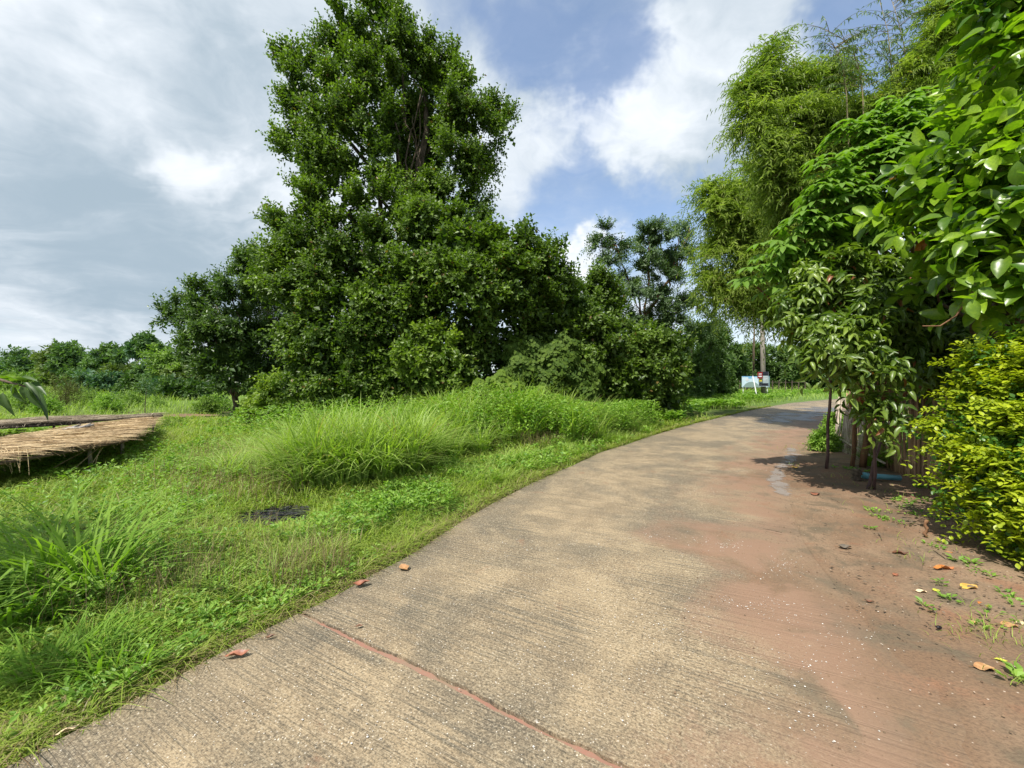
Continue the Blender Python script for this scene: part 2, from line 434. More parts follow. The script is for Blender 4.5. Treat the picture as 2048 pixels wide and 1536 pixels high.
def soil_mat(name):
    m, nb, out = mat_new(name)
    pos = nb.node('ShaderNodeNewGeometry').outputs['Position']
    c, n2, n3 = soil_color(nb, pos)
    bs = nb.node('ShaderNodeBsdfPrincipled'); nb.put(bs.inputs['Base Color'], c); bs.inputs['Roughness'].default_value = 0.85
    bs.inputs['Specular IOR Level'].default_value = 0.25
    bp = nb.node('ShaderNodeBump'); bp.inputs['Strength'].default_value = 0.8; bp.inputs['Distance'].default_value = 0.03
    nb.put(bp.inputs['Height'], nb.math('ADD', nb.math('MULTIPLY', n2, 0.8), nb.math('MULTIPLY', n3, 0.35))); nb.link(bp.outputs[0], bs.inputs['Normal'])
    nb.link(bs.outputs[0], out.inputs[0])
    return m
M['soil'] = soil_mat('reddish_soil')
ROADW = 3.5
def concrete_mat():
    m, nb, out = mat_new('broomed_concrete')
    pos = nb.node('ShaderNodeNewGeometry').outputs['Position']
    uvn = nb.node('ShaderNodeUVMap', uv_map='road_uv').outputs[0]
    u = nb.xyz(uvn)[0]; s_ = nb.xyz(uvn)[1]
    big = nb.noise(pos, 0.75, 6, 0.62, 0.5); mid = nb.noise(pos, 2.6, 6, 0.65, 0.3); fine = nb.noise(pos, 95, 5, 0.75); fine2 = nb.noise(pos, 42, 5, 0.7)
    lines = nb.noise(nb.scalev(uvn, 0.5, 60, 1), 1.0, 3, 0.7, 0.06)
    lines2 = nb.noise(nb.scalev(uvn, 0.9, 26, 1, (5, 3, 0)), 1.0, 3, 0.7, 0.1)
    tan = nb.mix(nb.step(mid, 0.35, 0.68), (0.355, 0.268, 0.162), (0.245, 0.180, 0.108))
    dark = nb.mix(nb.step(fine2, 0.35, 0.65), (0.085, 0.072, 0.054), (0.16, 0.132, 0.092))
    # wheel tracks and edges carry the dark algae film; wear on the thing itself
    edge = nb.step(u, 0.75, 0.05)
    dk = nb.math('ADD', nb.math('ADD', nb.step(big, 0.44, 0.62), nb.math('MULTIPLY', edge, 0.6)), nb.math('MULTIPLY', nb.math('SUBTRACT', mid, 0.5), 0.9), clamp=True)
    c = nb.mix(nb.math('MULTIPLY', dk, 0.74), tan, dark)
    # broom lines
    lm = nb.step(nb.noise(pos, 1.1, 4, 0.6, 0.3), 0.42, 0.62)
    ln = nb.math('MULTIPLY', nb.step(nb.math('ADD', nb.math('MULTIPLY', lines, 0.7), nb.math('MULTIPLY', lines2, 0.3)), 0.475, 0.60), nb.math('ADD', nb.math('MULTIPLY', lm, 0.50), 0.24))
    c = nb.mix(ln, c, (0.085, 0.078, 0.06))
    # pepper and pale aggregate
    grain = nb.noise(nb.scalev(uvn, 38, 105, 1), 1.0, 4, 0.8)
    c = nb.mix(nb.math('MULTIPLY', nb.step(grain, 0.50, 0.62), 0.62), c, (0.055, 0.048, 0.036))
    c = nb.mix(nb.math('MULTIPLY', nb.step(grain, 0.46, 0.36), 0.40), c, (0.50, 0.41, 0.28))
    c = nb.mix(nb.math('MULTIPLY', nb.step(fine, 0.52, 0.62), 0.70), c, (0.055, 0.048, 0.036))
    c = nb.mix(nb.math('MULTIPLY', nb.step(fine, 0.47, 0.36), 0.50), c, (0.56, 0.48, 0.34))
    vd = nb.voro(pos, 75, 'Distance'); vc = nb.xyz(nb.voro(pos, 75, 'Color'))[0]
    spk = nb.math('MULTIPLY', nb.step(vd, 0.30, 0.18), nb.step(vc, 0.86, 0.90))
    c = nb.mix(nb.math('MULTIPLY', spk, 0.75), c, (0.68, 0.62, 0.52))
    # red patches
    rp = nb.math('MULTIPLY', nb.step(nb.noise(pos, 2.1, 4, 0.55, 0.7), 0.64, 0.72), nb.step(fine2, 0.62, 0.40))
    c = nb.mix(nb.math('MULTIPLY', rp, 0.75), c, (0.245, 0.130, 0.075))
    # soil washed over the right side
    sc_, n2, n3 = soil_color(nb, pos)
    wob = nb.math('MULTIPLY', nb.math('SUBTRACT', nb.noise(pos, 0.8, 6, 0.62, 0.9), 0.5), 3.4)
    um = nb.math('ADD', u, nb.math('MULTIPLY', wob, nb.step(u, 3.5, 2.7)))
    sm = nb.step(um, 1.75, 3.0)
    sm = nb.math('MAXIMUM', sm, nb.step(u, 3.05, 3.38))
    sm2 = nb.math('MULTIPLY', sm, nb.step(nb.math('ADD', fine2, nb.math('MULTIPLY', sm, 0.45)), 0.48, 0.80))
    soilthin = nb.mix(nb.step(nb.noise(pos, 1.5, 5, 0.6, 0.8), 0.44, 0.60), (0.245, 0.148, 0.096), sc_)
    soilthin = nb.mix(nb.step(u, 2.9, 3.4), soilthin, sc_)
    c = nb.mix(nb.math('MAXIMUM', nb.math('MULTIPLY', sm2, 0.92), nb.step(u, 3.2, 3.45)), c, soilthin)
    bs = nb.node('ShaderNodeBsdfPrincipled'); nb.put(bs.inputs['Base Color'], c)
    bs.inputs['Roughness'].default_value = 0.72; bs.inputs['Specular IOR Level'].default_value = 0.35
    bp = nb.node('ShaderNodeBump'); bp.inputs['Strength'].default_value = 0.75; bp.inputs['Distance'].default_value = 0.006
    hgt = nb.math('SUBTRACT', nb.math('ADD', nb.math('MULTIPLY', nb.math('SUBTRACT', 1.0, fine), 0.7), nb.math('MULTIPLY', mid, 0.6)), nb.math('MULTIPLY', ln, 0.9))
    nb.put(bp.inputs['Height'], hgt); nb.link(bp.outputs[0], bs.inputs['Normal'])
    nb.link(bs.outputs[0], out.inputs[0])
    return m
M['concrete'] = concrete_mat()
def ground_mat():
    m, nb, out = mat_new('grassy_earth')
    pos = nb.node('ShaderNodeNewGeometry').outputs['Position']
    n1 = nb.noise(pos, 0.6, 5, 0.6, 0.5); n2 = nb.noise(pos, 9, 6, 0.7)
    c = nb.mix(nb.step(n2, 0.35, 0.65), (0.035, 0.055, 0.014), (0.10, 0.135, 0.03))
    c = nb.mix(nb.step(n1, 0.50, 0.68), c, (0.12, 0.075, 0.045))
    y = nb.xyz(pos)[1]
    c = nb.mix(nb.step(y, 14, 30), c, nb.mix(n2, (0.07, 0.13, 0.03), (0.15, 0.22, 0.06)))
    bs = nb.node('ShaderNodeBsdfPrincipled'); nb.put(bs.inputs['Base Color'], c); bs.inputs['Roughness'].default_value = 0.95
    bs.inputs['Specular IOR Level'].default_value = 0.1
    nb.link(bs.outputs[0], out.inputs[0])
    return m
M['ground'] = ground_mat()
def water_mat(name, thresh, nscale, silt_sheen, amt):
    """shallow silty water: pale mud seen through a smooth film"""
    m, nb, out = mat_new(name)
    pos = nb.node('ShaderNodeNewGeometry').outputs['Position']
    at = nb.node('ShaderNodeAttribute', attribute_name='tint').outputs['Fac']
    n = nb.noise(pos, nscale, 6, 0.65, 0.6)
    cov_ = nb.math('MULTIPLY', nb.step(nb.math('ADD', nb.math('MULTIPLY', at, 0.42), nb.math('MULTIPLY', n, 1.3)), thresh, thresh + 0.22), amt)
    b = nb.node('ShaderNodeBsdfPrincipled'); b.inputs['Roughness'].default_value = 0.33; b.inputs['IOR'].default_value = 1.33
    nb.put(b.inputs['Base Color'], nb.mix(nb.noise(pos, 14, 4), silt_sheen, tuple(k * .75 for k in silt_sheen)))
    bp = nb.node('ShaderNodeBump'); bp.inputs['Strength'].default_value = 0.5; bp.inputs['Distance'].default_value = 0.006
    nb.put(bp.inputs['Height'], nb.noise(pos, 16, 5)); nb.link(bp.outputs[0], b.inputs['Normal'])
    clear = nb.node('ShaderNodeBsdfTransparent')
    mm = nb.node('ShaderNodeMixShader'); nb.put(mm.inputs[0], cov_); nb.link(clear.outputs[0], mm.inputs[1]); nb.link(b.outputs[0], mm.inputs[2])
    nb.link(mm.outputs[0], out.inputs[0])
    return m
M['water'] = water_mat('thin_water', 0.86, 3.5, (0.37, 0.32, 0.28), 0.62)  # pale tone mixes mud with the sky's reflection painted into the colour
M['damp'] = water_mat('damp_film', 0.88, 1.3, (0.17, 0.17, 0.18), 0.75)

# ------------------------------------------------------------------ ground
gx = np.unique(np.concatenate([np.arange(-40, 40.1, 0.5), np.arange(-300, 301, 20.0)]))
gy = np.unique(np.concatenate([np.arange(-12, 45.1, 0.5), np.arange(-160, 601, 20.0)]))
XX, YY = np.meshgrid(gx, gy)
ZZ = H(XX, YY)
V = np.stack([XX, YY, ZZ], -1).reshape(-1, 3)
nx = len(gx)
ii = np.arange(len(gy) - 1)[:, None] * nx + np.arange(nx - 1)[None]
F = np.stack([ii, ii + 1, ii + nx + 1, ii + nx], -1).reshape(-1, 4)
g = mk('ground', V, F, M['ground'], smooth=True)
tag(g, kind='structure')

# ------------------------------------------------------------------ road
edge_px = [(50, 1536), (380, 1350), (600, 1235), (850, 1100), (1000, 1000), (1200, 908), (1330, 865), (1400, 846), (1500, 822), (1580, 807), (1690, 797)]
E = [G(*p) for p in edge_px]
d0 = unit(E[3] - E[0])
E = [E[0] - d0 * 5.5] + E
E = np.array(E + [E[-1] + unit(E[-1] - E[-2]) * 14])
cum = np.concatenate([[0], np.cumsum(np.linalg.norm(np.diff(E, axis=0), axis=1))])
S = np.arange(0, cum[-1], 0.12)
ed = np.stack([np.interp(S, cum, E[:, 0]), np.interp(S, cum, E[:, 1])], 1)
def smooth1(a, k):
    ker = np.hanning(k); ker /= ker.sum()
    pad = np.concatenate([2 * a[0] - a[1:k][::-1], a, 2 * a[-1] - a[-k:-1][::-1]])
    r = np.stack([np.convolve(pad[:, j], ker, 'same') for j in range(2)], 1)
    return r[k - 1:k - 1 + len(a)]
ed = smooth1(ed, 25)
tan_ = unit(np.gradient(ed, axis=0)); nor_ = np.stack([tan_[:, 1], -tan_[:, 0]], 1)
S = np.concatenate([[0], np.cumsum(np.linalg.norm(np.diff(ed, axis=0), axis=1))])
def road_pt(u, s):
    u = np.asarray(u, float); s = np.asarray(s, float)
    x = np.interp(s, S, ed[:, 0]); y = np.interp(s, S, ed[:, 1]); a = np.interp(s, S, nor_[:, 0]); b = np.interp(s, S, nor_[:, 1])
    return np.stack([x + a * u, y + b * u], -1)
def road_us(pts):
    """(u, s) of ground points, u measured from the left edge to the right"""
    pts = np.asarray(pts, float).reshape(-1, 2)
    u = np.empty(len(pts)); s = np.empty(len(pts))
    for k in range(0, len(pts), 20000):
        q = pts[k:k + 20000]
        d = ((q[:, None, :] - ed[None, ::2, :]) ** 2).sum(-1)
        i = d.argmin(1) * 2
        v = q - ed[i]
        u[k:k + 20000] = (v * nor_[i]).sum(1)
        s[k:k + 20000] = S[i] + (v * tan_[i]).sum(1)
    return u, s
JL = road_us([G(604, 1237)])[1][0]
jr = road_us([G(1200, 1536)])
JK = (jr[1][0] - JL) / jr[0][0]
RZ = 0.030
def n1d(x, seed=0):
    return sum(np.sin(x * f + seed * 1.7 + k) / (k + 1) for k, f in enumerate((3.1, 7.7, 17.3, 41.0, 83.0))) / 2.0
road = bpy.data.objects.new('road', None); COL.objects.link(road); tag(road, kind='structure')
def slab(s_lo, s_hi, seed, lo_j, hi_j):
    us = np.linspace(0, ROADW, 141 if (lo_j or hi_j) else 29)
    rows = []
    L = s_hi - s_lo
    nrow = max(4, int(L / 0.3))
    for i in range(nrow + 1):
        t = i / nrow
        s = s_lo + L * t + JK * us * np.exp(-((s_lo + L * t - JL) / 2.5) ** 2)
        if i == 0 and lo_j: s = s + 0.024 + 0.011 * n1d(us * 1.4, seed) + 0.014 * np.abs(n1d(us * 0.8, seed + 3)) + 0.004 * n1d(us * 9, 2)
        if i == nrow and hi_j: s = s - 0.008 + 0.008 * n1d(us * 1.7, seed) + 0.003 * n1d(us * 9, 7)
        rows.append(s)
    rows = np.array(rows); UU = np.broadcast_to(us, rows.shape).copy()
    UU[:, 0] += 0.03 * n1d(rows[:, 0] * 0.8, 5)
    pt = road_pt(UU.ravel(), rows.ravel())
    z = h0(pt[:, 1]) + RZ + 0.003 * np.sin(pt[:, 0] * 3 + seed)
    top = np.column_stack([pt, z]); bot = top.copy(); bot[:, 2] -= 0.12
    n = len(us); m = nrow + 1
    ii = np.arange(m - 1)[:, None] * n + np.arange(n - 1)[None]
    F = np.stack([ii, ii + 1, ii + n + 1, ii + n], -1).reshape(-1, 4)
    K = n * m; side = []
    ring = list(range(n)) + [r * n + n - 1 for r in range(1, m)] + [(m - 1) * n + c for c in range(n - 2, -1, -1)] + [r * n for r in range(m - 2, 0, -1)]
    for a, b in zip(ring, ring[1:] + ring[:1]): side.append((b, a, a + K, b + K))
    o = mk('slab', np.vstack([top, bot]), [np.vstack([F, np.array(side)])], M['concrete'], road)
    me = o.data
    uvl = me.uv_layers.new(name='road_uv')
    vi = np.empty(len(me.loops), np.int32); me.loops.foreach_get('vertex_index', vi)
    uvs = np.column_stack([UU.ravel(), rows.ravel()]); uvs = np.vstack([uvs, uvs])
    uvl.data.foreach_set('uv', uvs[vi].astype(np.float32).ravel())
    return o
slab(0.0, JL, 1, False, True)
slab(JL, S[-1] - 0.5, 2, True, False)
us = np.linspace(0.0, ROADW, 60)
a_ = road_pt(us, JL + JK * us * 1.0 - 0.05); b_ = road_pt(us, JL + JK * us + 0.06)
V = np.vstack([np.column_stack([a_, np.full(60, RZ - 0.016)]), np.column_stack([b_, np.full(60, RZ - 0.016)])])
V[:, 2] += 0.004 * np.sin(np.arange(120) * 1.3)
i = np.arange(59)
mj, nbj, outj = mat_new('red_joint_soil')
pj = nbj.node('ShaderNodeNewGeometry').outputs['Position']
bj = nbj.node('ShaderNodeBsdfPrincipled'); bj.inputs['Roughness'].default_value = 0.9
nbj.put(bj.inputs['Base Color'], nbj.mix(nbj.math('ADD', nbj.math('MULTIPLY', nbj.step(nbj.noise(pj, 50, 5, 0.7), 0.35, 0.65), 0.4), nbj.math('MULTIPLY', nbj.step(nbj.noise(pj, 4, 3), 0.45, 0.6), 0.6)), (0.27, 0.130, 0.092), (0.24, 0.17, 0.115))); nbj.link(bj.outputs[0], outj.inputs[0])
mk('joint_fill', V, np.stack([i, i + 1, i + 61, i + 60], 1), mj, road)
# mortar lips of the neat broom border either side of the joint stay in the concrete texture

# dirt verge on the right
fence_px = [(2140, 1120), (2020, 1062), (1890, 1000), (1820, 962), (1740, 925), (1690, 902)]
FL = np.array([G(*p) for p in fence_px])
FL = np.vstack([FL[0] + (FL[0] - FL[1]) * 3.0, FL, FL[-1] + unit(FL[-1] - FL[-2]) * 3.0])
ss = np.arange(0.0, S[-1] - 0.6, 0.08)
NU = 44
rows = []
for s in ss:
    a = road_pt(ROADW - 0.22, s)
    b = road_pt(ROADW + (2.6 if a[1] < 9 else max(1.5, 2.6 - (a[1] - 9) * 0.3)), s)
    rows.append([a + (b - a) * k / (NU - 1) for k in range(NU)])
R_ = np.array(rows).reshape(-1, 2)
uu = np.tile(np.linspace(0, 1, NU), len(ss))
z = h0(R_[:, 1]) + RZ + 0.0015 + np.clip(uu * 3, 0, 1) * 0.004 + np.clip(uu * 2, 0, 1) * (0.012 + 0.012 * np.sin(R_[:, 0] * 5.1) * np.sin(R_[:, 1] * 4.3) + 0.008 * np.sin(R_[:, 0] * 17) * np.sin(R_[:, 1] * 13) + 0.010 * np.random.default_rng(9).random(len(R_)))
ii = np.arange(len(ss) - 1)[:, None] * NU + np.arange(NU - 1)[None]
F = np.stack([ii, ii + 1, ii + NU + 1, ii + NU], -1).reshape(-1, 4)
tag(mk('dirt_verge', np.column_stack([R_, z]), F, M['soil'], smooth=True), kind='structure')

# water: rivulet and damp stretch
def sheet(name, pts, widths, mat, lift, label, cat, nw=7):
    pts = np.array(pts); n = len(pts)
    t = np.linspace(0, n - 1, n * 8); q = np.stack([np.interp(t, np.arange(n), pts[:, k]) for k in range(2)], 1)
    wd = np.interp(t, np.arange(n), widths)
    q = smooth1(q, 9)
    tg = unit(np.gradient(q, axis=0)); nr = np.stack([tg[:, 1], -tg[:, 0]], 1)
    V = []; T = []
    for k in range(nw):
        f = k / (nw - 1) * 2 - 1
        p = q + nr * wd[:, None] * f
        V.append(np.column_stack([p, h0(p[:, 1]) + RZ + lift])); T.append(np.clip(1 - f * f, 0, 1) * np.clip(np.minimum(t, n - 1 - t) * 1.6, 0, 1))
    V = np.array(V).reshape(-1, 3); L = len(q)
    ii = np.arange(nw - 1)[:, None] * L + np.arange(L - 1)[None]
    o = mk(name, V, np.stack([ii, ii + 1, ii + L + 1, ii + L], -1).reshape(-1, 4), mat, tint=np.array(T).ravel())
    return tag(o, kind='structure')
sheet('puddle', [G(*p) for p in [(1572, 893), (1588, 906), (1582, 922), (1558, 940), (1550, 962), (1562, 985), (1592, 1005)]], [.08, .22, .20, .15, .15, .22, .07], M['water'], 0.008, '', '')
sheet('water_film', [G(*p) for p in [(1500, 850), (1555, 843), (1600, 832), (1650, 820), (1690, 812)]], [.3, 1.2, 1.5, 1.5, .6], M['damp'], 0.007, '', '')

# ================================================================== FOLIAGE
def foliage(blobs, ns, k, slen, ang=50, up=0.35, out=1.0, rnd=0.5, droop=0.0, hang=0.0, rf=(0.55, 1.05), seed=1, back=0.45, lumps=0.25, gap=0.0, tipbend=0.0, phase=137.5, clump=0, shrink=1.0):
    """leaves along short shoots that grow out of a set of ellipsoids (x, y, z, rx, ry, rz). Returns positions, directions, normal hints, tints."""
    r = np.random.default_rng(seed)
    B = np.array(blobs, float)
    B[:, 3:6] = np.maximum(B[:, 3:6] * 0.5, B[:, 3:6] - 0.5 * slen * shrink)
    wgt = (B[:, 3] * B[:, 5]) ** 1.0; wgt /= wgt.sum()
    n0 = int(ns * 1.6)
    bi = r.choice(len(B), n0, p=wgt)
    u = rdir(n0, r)
    keep = (u[:, 1] < 0.15) | (r.random(n0) < back)
    if clump:                                     # shoots gather in sprays, with gaps between them
        cdir = rdir(len(B) * clump, r).reshape(len(B), clump, 3)
        ci = r.integers(0, clump, n0)
        u = unit(cdir[bi, ci] + r.normal(size=(n0, 3)) * 0.185)
        keep = (u[:, 1] < 0.15) | (r.random(n0) < back)
    bi = bi[keep][:ns]; u = u[keep][:ns]
    ct = np.zeros(len(bi))
    if clump:
        ct = (r.random((len(B), clump)) ** 1.5 * .5 - .18)[bi, ci[keep][:ns]]
    n = len(bi); b = B[bi]
    lump = 1 + lumps * (np.sin(u[:, 0] * 4.3 + bi * 2.1) * np.sin(u[:, 2] * 5.1 + bi * 1.3) + 0.6 * np.sin(u[:, 0] * 9.0 + u[:, 2] * 8 + bi))
    rad = (rf[0] + (rf[1] - rf[0]) * r.random(n) ** 0.6) * lump
    o = b[:, :3] + u * b[:, 3:] * rad[:, None]
    d = unit(u * out + np.array([0, 0, up]) + r.normal(size=(n, 3)) * rnd * 0.6)
    L = slen * (0.6 + 0.8 * r.random(n))
    t = (np.arange(k) + 0.6) / k
    TT = t[None, :, None]
    pos = o[:, None] + d[:, None] * (L[:, None, None] * TT)
    pos[:, :, 2] -= (droop * L)[:, None] * (t ** 2)[None]
    tang = d[:, None] * np.ones((1, k, 1)); tang = tang.copy(); tang[:, :, 2] -= 2 * droop * t[None]
    tang = unit(tang)
    x, y, z = frame(d, np.tile([0.13, 0.2, 0.97], (n, 1)))
    ph = np.radians(phase) * np.arange(k)[None] + r.random(n)[:, None] * 6.28
    radl = x[:, None] * np.cos(ph)[..., None] + z[:, None] * np.sin(ph)[..., None]
    a = math.radians(ang)
    ld = tang * math.cos(a) + radl * math.sin(a) + r.normal(size=(n, k, 3)) * 0.18
    ld[:, :, 2] -= hang
    ld = unit(ld)
    nh = np.array([0, 0, 0.9]) + u[:, None] * 0.7 + r.normal(size=(n, k, 3)) * 0.45
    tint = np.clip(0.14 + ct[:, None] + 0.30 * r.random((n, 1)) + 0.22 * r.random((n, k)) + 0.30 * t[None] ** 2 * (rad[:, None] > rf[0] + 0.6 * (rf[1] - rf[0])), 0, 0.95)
    tint = np.where(r.random((n, k)) < 0.012, 0.99, tint)
    return pos.reshape(-1, 3), ld.reshape(-1, 3), nh.reshape(-1, 3), tint.ravel(), (o, d, L)
def leaves(acc, T, fol, sl, sw, rng=RNG, var=0.35):
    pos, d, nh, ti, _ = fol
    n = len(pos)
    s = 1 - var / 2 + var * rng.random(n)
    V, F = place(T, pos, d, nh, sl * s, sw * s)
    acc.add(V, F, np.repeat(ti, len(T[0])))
def leaf_parts(root, name, T, fol, sl, sw, mat, nmax=300, rng=RNG, var=0.35, smooth=True, label=None):
    """the leaves that show largest become parts, all the others one stuff part"""
    pos, d, nh, ti, _ = fol
    n = len(pos)
    dist = np.linalg.norm(pos - np.array([0, 0, CAMH]), axis=1)
    inview = (np.abs(pos[:, 0]) / pos[:, 1] < 1.27) & (pos[:, 1] > 0.5)
    # in front of the crown as seen from the camera: nearest first
    order = np.argsort(np.where(inview, dist, dist + 100))
    pick = order[:nmax * 3]
    pick = rng.permutation(pick)[:nmax] if len(pick) > nmax else pick
    rest = np.setdiff1d(np.arange(n), pick)
    s = 1 - var / 2 + var * rng.random(n)
    rl = np.array(root.location)
    metas = []
    tv, tf = T
    lev = np.quantile(ti[pick], [0.07, 0.2, 0.35, 0.5, 0.65, 0.8, 0.93])
    for q in lev:
        V = tv.copy(); V[:, 0] *= sw; V[:, 1] *= sl; V[:, 2] *= sl
        o = mk(name, V, tf, mat, tint=np.clip(q + np.where(np.abs(tv[:, 0]) < .02, .16, -.05), 0, .94 if q < .95 else 1), smooth=smooth)
        me = o.data; bpy.data.objects.remove(o); metas.append(me)
    x, y, z = frame(d[pick], nh[pick])
    for j, i in enumerate(pick):
        me = metas[int(np.abs(lev - ti[i]).argmin())]
        o = bpy.data.objects.new(name, me); COL.objects.link(o); o.parent = root
        mm = Matrix(((x[j][0], y[j][0], z[j][0], 0), (x[j][1], y[j][1], z[j][1], 0), (x[j][2], y[j][2], z[j][2], 0), (0, 0, 0, 1)))
        mm = mm @ Matrix.Scale(float(s[i]), 4)
        mm.translation = Vector(pos[i] - rl)
        o.matrix_basis = mm
    if len(rest):
        V, F = place(T, pos[rest], d[rest], nh[rest], sl * s[rest], sw * s[rest])
        o = mk('foliage', V, F, mat, root, np.repeat(ti[rest], len(tv)), smooth)
        tag(o, kind='stuff')
def blob(px, py, r, Y, ry=None, sx=1.0, sy=1.0):
    p = P(px, py, Y); rr = r / FP * Y
    return (p[0], p[1], p[2], rr * sx, ry if ry else rr, rr * sy)
def limb(acc, a, b, r0, r1, n=7, seg=5, wob=0.08, rng=RNG, sag=0.0):
    a = np.array(a, float); b = np.array(b, float)
    t = np.linspace(0, 1, seg + 1)[:, None]
    p = a + (b - a) * t
    L = np.linalg.norm(b - a)
    off = rng.normal(size=(seg + 1, 3)) * wob * L / seg
    off[0] = 0; off[-1] = 0
    p = p + off; p[:, 2] += sag * L * (t[:, 0] * (1 - t[:, 0]))
    add_tube(acc, p, np.linspace(r0, r1, seg + 1), n)
    return p
def woody(root, base, top, r0, r1, blobs, mat, nb=10, rb=0.05, rng=RNG, wob=0.12):
    """trunk part plus one branches part that reaches into the crown's clumps"""
    a = Acc(); tp = limb(a, base, top, r0, r1, 10, 8, wob, rng)
    a.build('trunk', mat, root, True)
    c = Acc()
    idx = rng.permutation(len(blobs))[:nb]
    for i in idx:
        bb = np.array(blobs[i][:3])
        zt = np.clip((bb[2] - base[2]) * 0.55, base[2] + 0.3 * (top[2] - base[2]), top[2])
        k = np.abs(tp[:, 2] - zt).argmin()
        rr = np.interp(tp[k][2], [base[2], top[2]], [r0, r1]) * 0.6
        limb(c, tp[k], bb, min(rb, rr), min(rb, rr) * 0.3, 6, 5, 0.22, rng, 0.1)
    if c.n: c.build('branches', mat, root, True)

def tree(name, label, cat, base, blobs, mat, ns, k, slen, sl, sw, T=T_RHOMB, trunk=None, bark='bark', group=None, interior=None, nb=9, rb=0.06, extra=None, seed=1, **kw):
    bz = float(H(base[0], base[1])) - 0.05
    root = thing(name, label, cat, (base[0], base[1], bz), group)
    if trunk:
        woody(root, np.array([base[0], base[1], bz]), np.array(trunk[0]), trunk[1], trunk[2], blobs, M[bark], nb, rb, np.random.default_rng(seed + 50))
    a = Acc()
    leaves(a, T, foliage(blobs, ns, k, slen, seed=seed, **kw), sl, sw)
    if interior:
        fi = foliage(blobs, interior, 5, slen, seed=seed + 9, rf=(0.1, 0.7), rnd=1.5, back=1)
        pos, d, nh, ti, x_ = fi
        leaves(a, T_RHOMB, (pos, d, nh, ti * 0.4, x_), sl * 1.8, sw * 2.2)  # inner leaves tinted darker, the crown's inner shade painted into their colour
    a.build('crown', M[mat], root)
    return root

# ------------------------------------------------------------------ the tall climber-covered tree
Bt = [blob(*b) for b in [
    (695, 62, 42, 16.0), (668, 105, 42, 16.2), (748, 30, 38, 16.4), (778, 62, 45, 16.0), (800, 105, 48, 16.2), (590, 135, 36, 15.8), (625, 165, 48, 15.6), (700, 165, 58, 15.5),
    (770, 175, 58, 15.8), (862, 132, 46, 16.4), (910, 128, 30, 16.6), (890, 195, 55, 16.2), (610, 225, 44, 15.6), (670, 245, 58, 15.0), (745, 260, 60, 15.2), (835, 250, 42, 17.2), (930, 230, 55, 16.0),
    (1000, 215, 32, 16.4), (1010, 255, 30, 16.5), (970, 275, 42, 16.0), (600, 300, 44, 15.4), (660, 330, 58, 14.8), (740, 345, 60, 14.9), (915, 315, 58, 15.8), (960, 335, 34, 16.2), (610, 370, 34, 15.2),
    (680, 410, 60, 14.4), (760, 425, 60, 14.6), (840, 410, 55, 15.6), (905, 395, 50, 15.8), (945, 440, 42, 15.8), (590, 455, 45, 14.4), (640, 480, 55, 14.0), (720, 500, 62, 14.0), (800, 500, 60, 14.6), (570, 520, 38, 14.2), (960, 410, 26, 15.9), (566, 452, 34, 14.8), (560, 500, 36, 14.6), (580, 548, 40, 14.4), (660, 545, 50, 14.6), (690, 580, 50, 14.8), (700, 520, 44, 15.4), (640, 510, 44, 15.2), (830, 180, 46, 17.6), (850, 290, 46, 17.8), (800, 260, 50, 17.4), (845, 350, 46, 17.6), (880, 260, 46, 17.4), (800, 330, 50, 17.3), (730, 100, 44, 17)]]
bt = G(800, 842)
root = tree('tall_tree', 'tallest tree, a ragged tower of small leaves wrapped in climbers left of the lane', 'tree', (-4.2, 16.8), Bt, 'thicket', 15500, 12, 0.60, 0.125, 0.082,
            trunk=((-3.6, 16.6, 13.5), 0.34, 0.09), nb=22, rb=0.13, interior=600, seed=3, up=0.85, rnd=0.7, lumps=0.34, hang=0.05, back=0.3, clump=8)
a = Acc(); rg = np.random.default_rng(4)
for (x0, y0, x1, y1) in [(808, 380, 835, 130), (815, 380, 850, 180), (840, 400, 812, 210), (852, 360, 826, 230), (800, 330, 770, 150), (862, 400, 845, 300)]:
    limb(a, P(x0, y0, 15.9), P(x1, y1, 16.0), 0.045, 0.015, 6, 7, 0.25, rg)
a.build('climbing_stem', M['bark'], root, True)
# ------------------------------------------------------------------ trees and shrubs of the thicket
Bf = [blob(*b) for b in [(855, 460, 52, 13.6), (905, 452, 36, 13.4), (895, 520, 60, 13.0), (960, 530, 60, 13.0), (1035, 500, 44, 13.4), (1098, 505, 24, 13.6), (1085, 555, 38, 13.4), (1020, 570, 56, 12.9), (830, 560, 55, 13.2),
                         (930, 590, 58, 12.6), (1000, 620, 50, 13.0), (1065, 610, 44, 13.4), (840, 620, 50, 13.2), (1115, 560, 26, 13.7)]]
tree('bushy_tree', 'broad sunlit bushy tree at the right foot of the tallest tree', 'tree', (-1.6, 14.4), Bf, 'thicket', 5600, 11, 0.55, 0.145, 0.095, trunk=((-1.2, 14.2, 4.6), 0.16, 0.06), nb=10, rb=0.07,
     interior=420, seed=6, up=0.5, rnd=0.8, lumps=.34, clump=10)
Bd = [blob(*b) for b in [(770, 610, 55, 13.6), (880, 700, 58, 13.2), (950, 690, 50, 13.6), (800, 700, 55, 13.4), (860, 770, 50, 13.0), (1040, 680, 42, 13.8), (930, 760, 48, 13.2), (760, 770, 48, 13.2), (990, 740, 42, 13.4)]]
tree('thicket_bush', 'dark leafy bush in the shaded hollow under the broad bushy tree', 'bush', (-2.6, 14.3), Bd, 'thicket', 2700, 10, 0.5, 0.15, 0.10, trunk=((-2.4, 14.2, 1.6), 0.09, 0.04), interior=320, seed=7, rnd=0.9, clump=12)
Bc = [blob(*b) for b in [(845, 690, 44, 12.4), (890, 700, 26, 12.2), (835, 735, 26, 12.3), (905, 745, 22, 12.1)]]
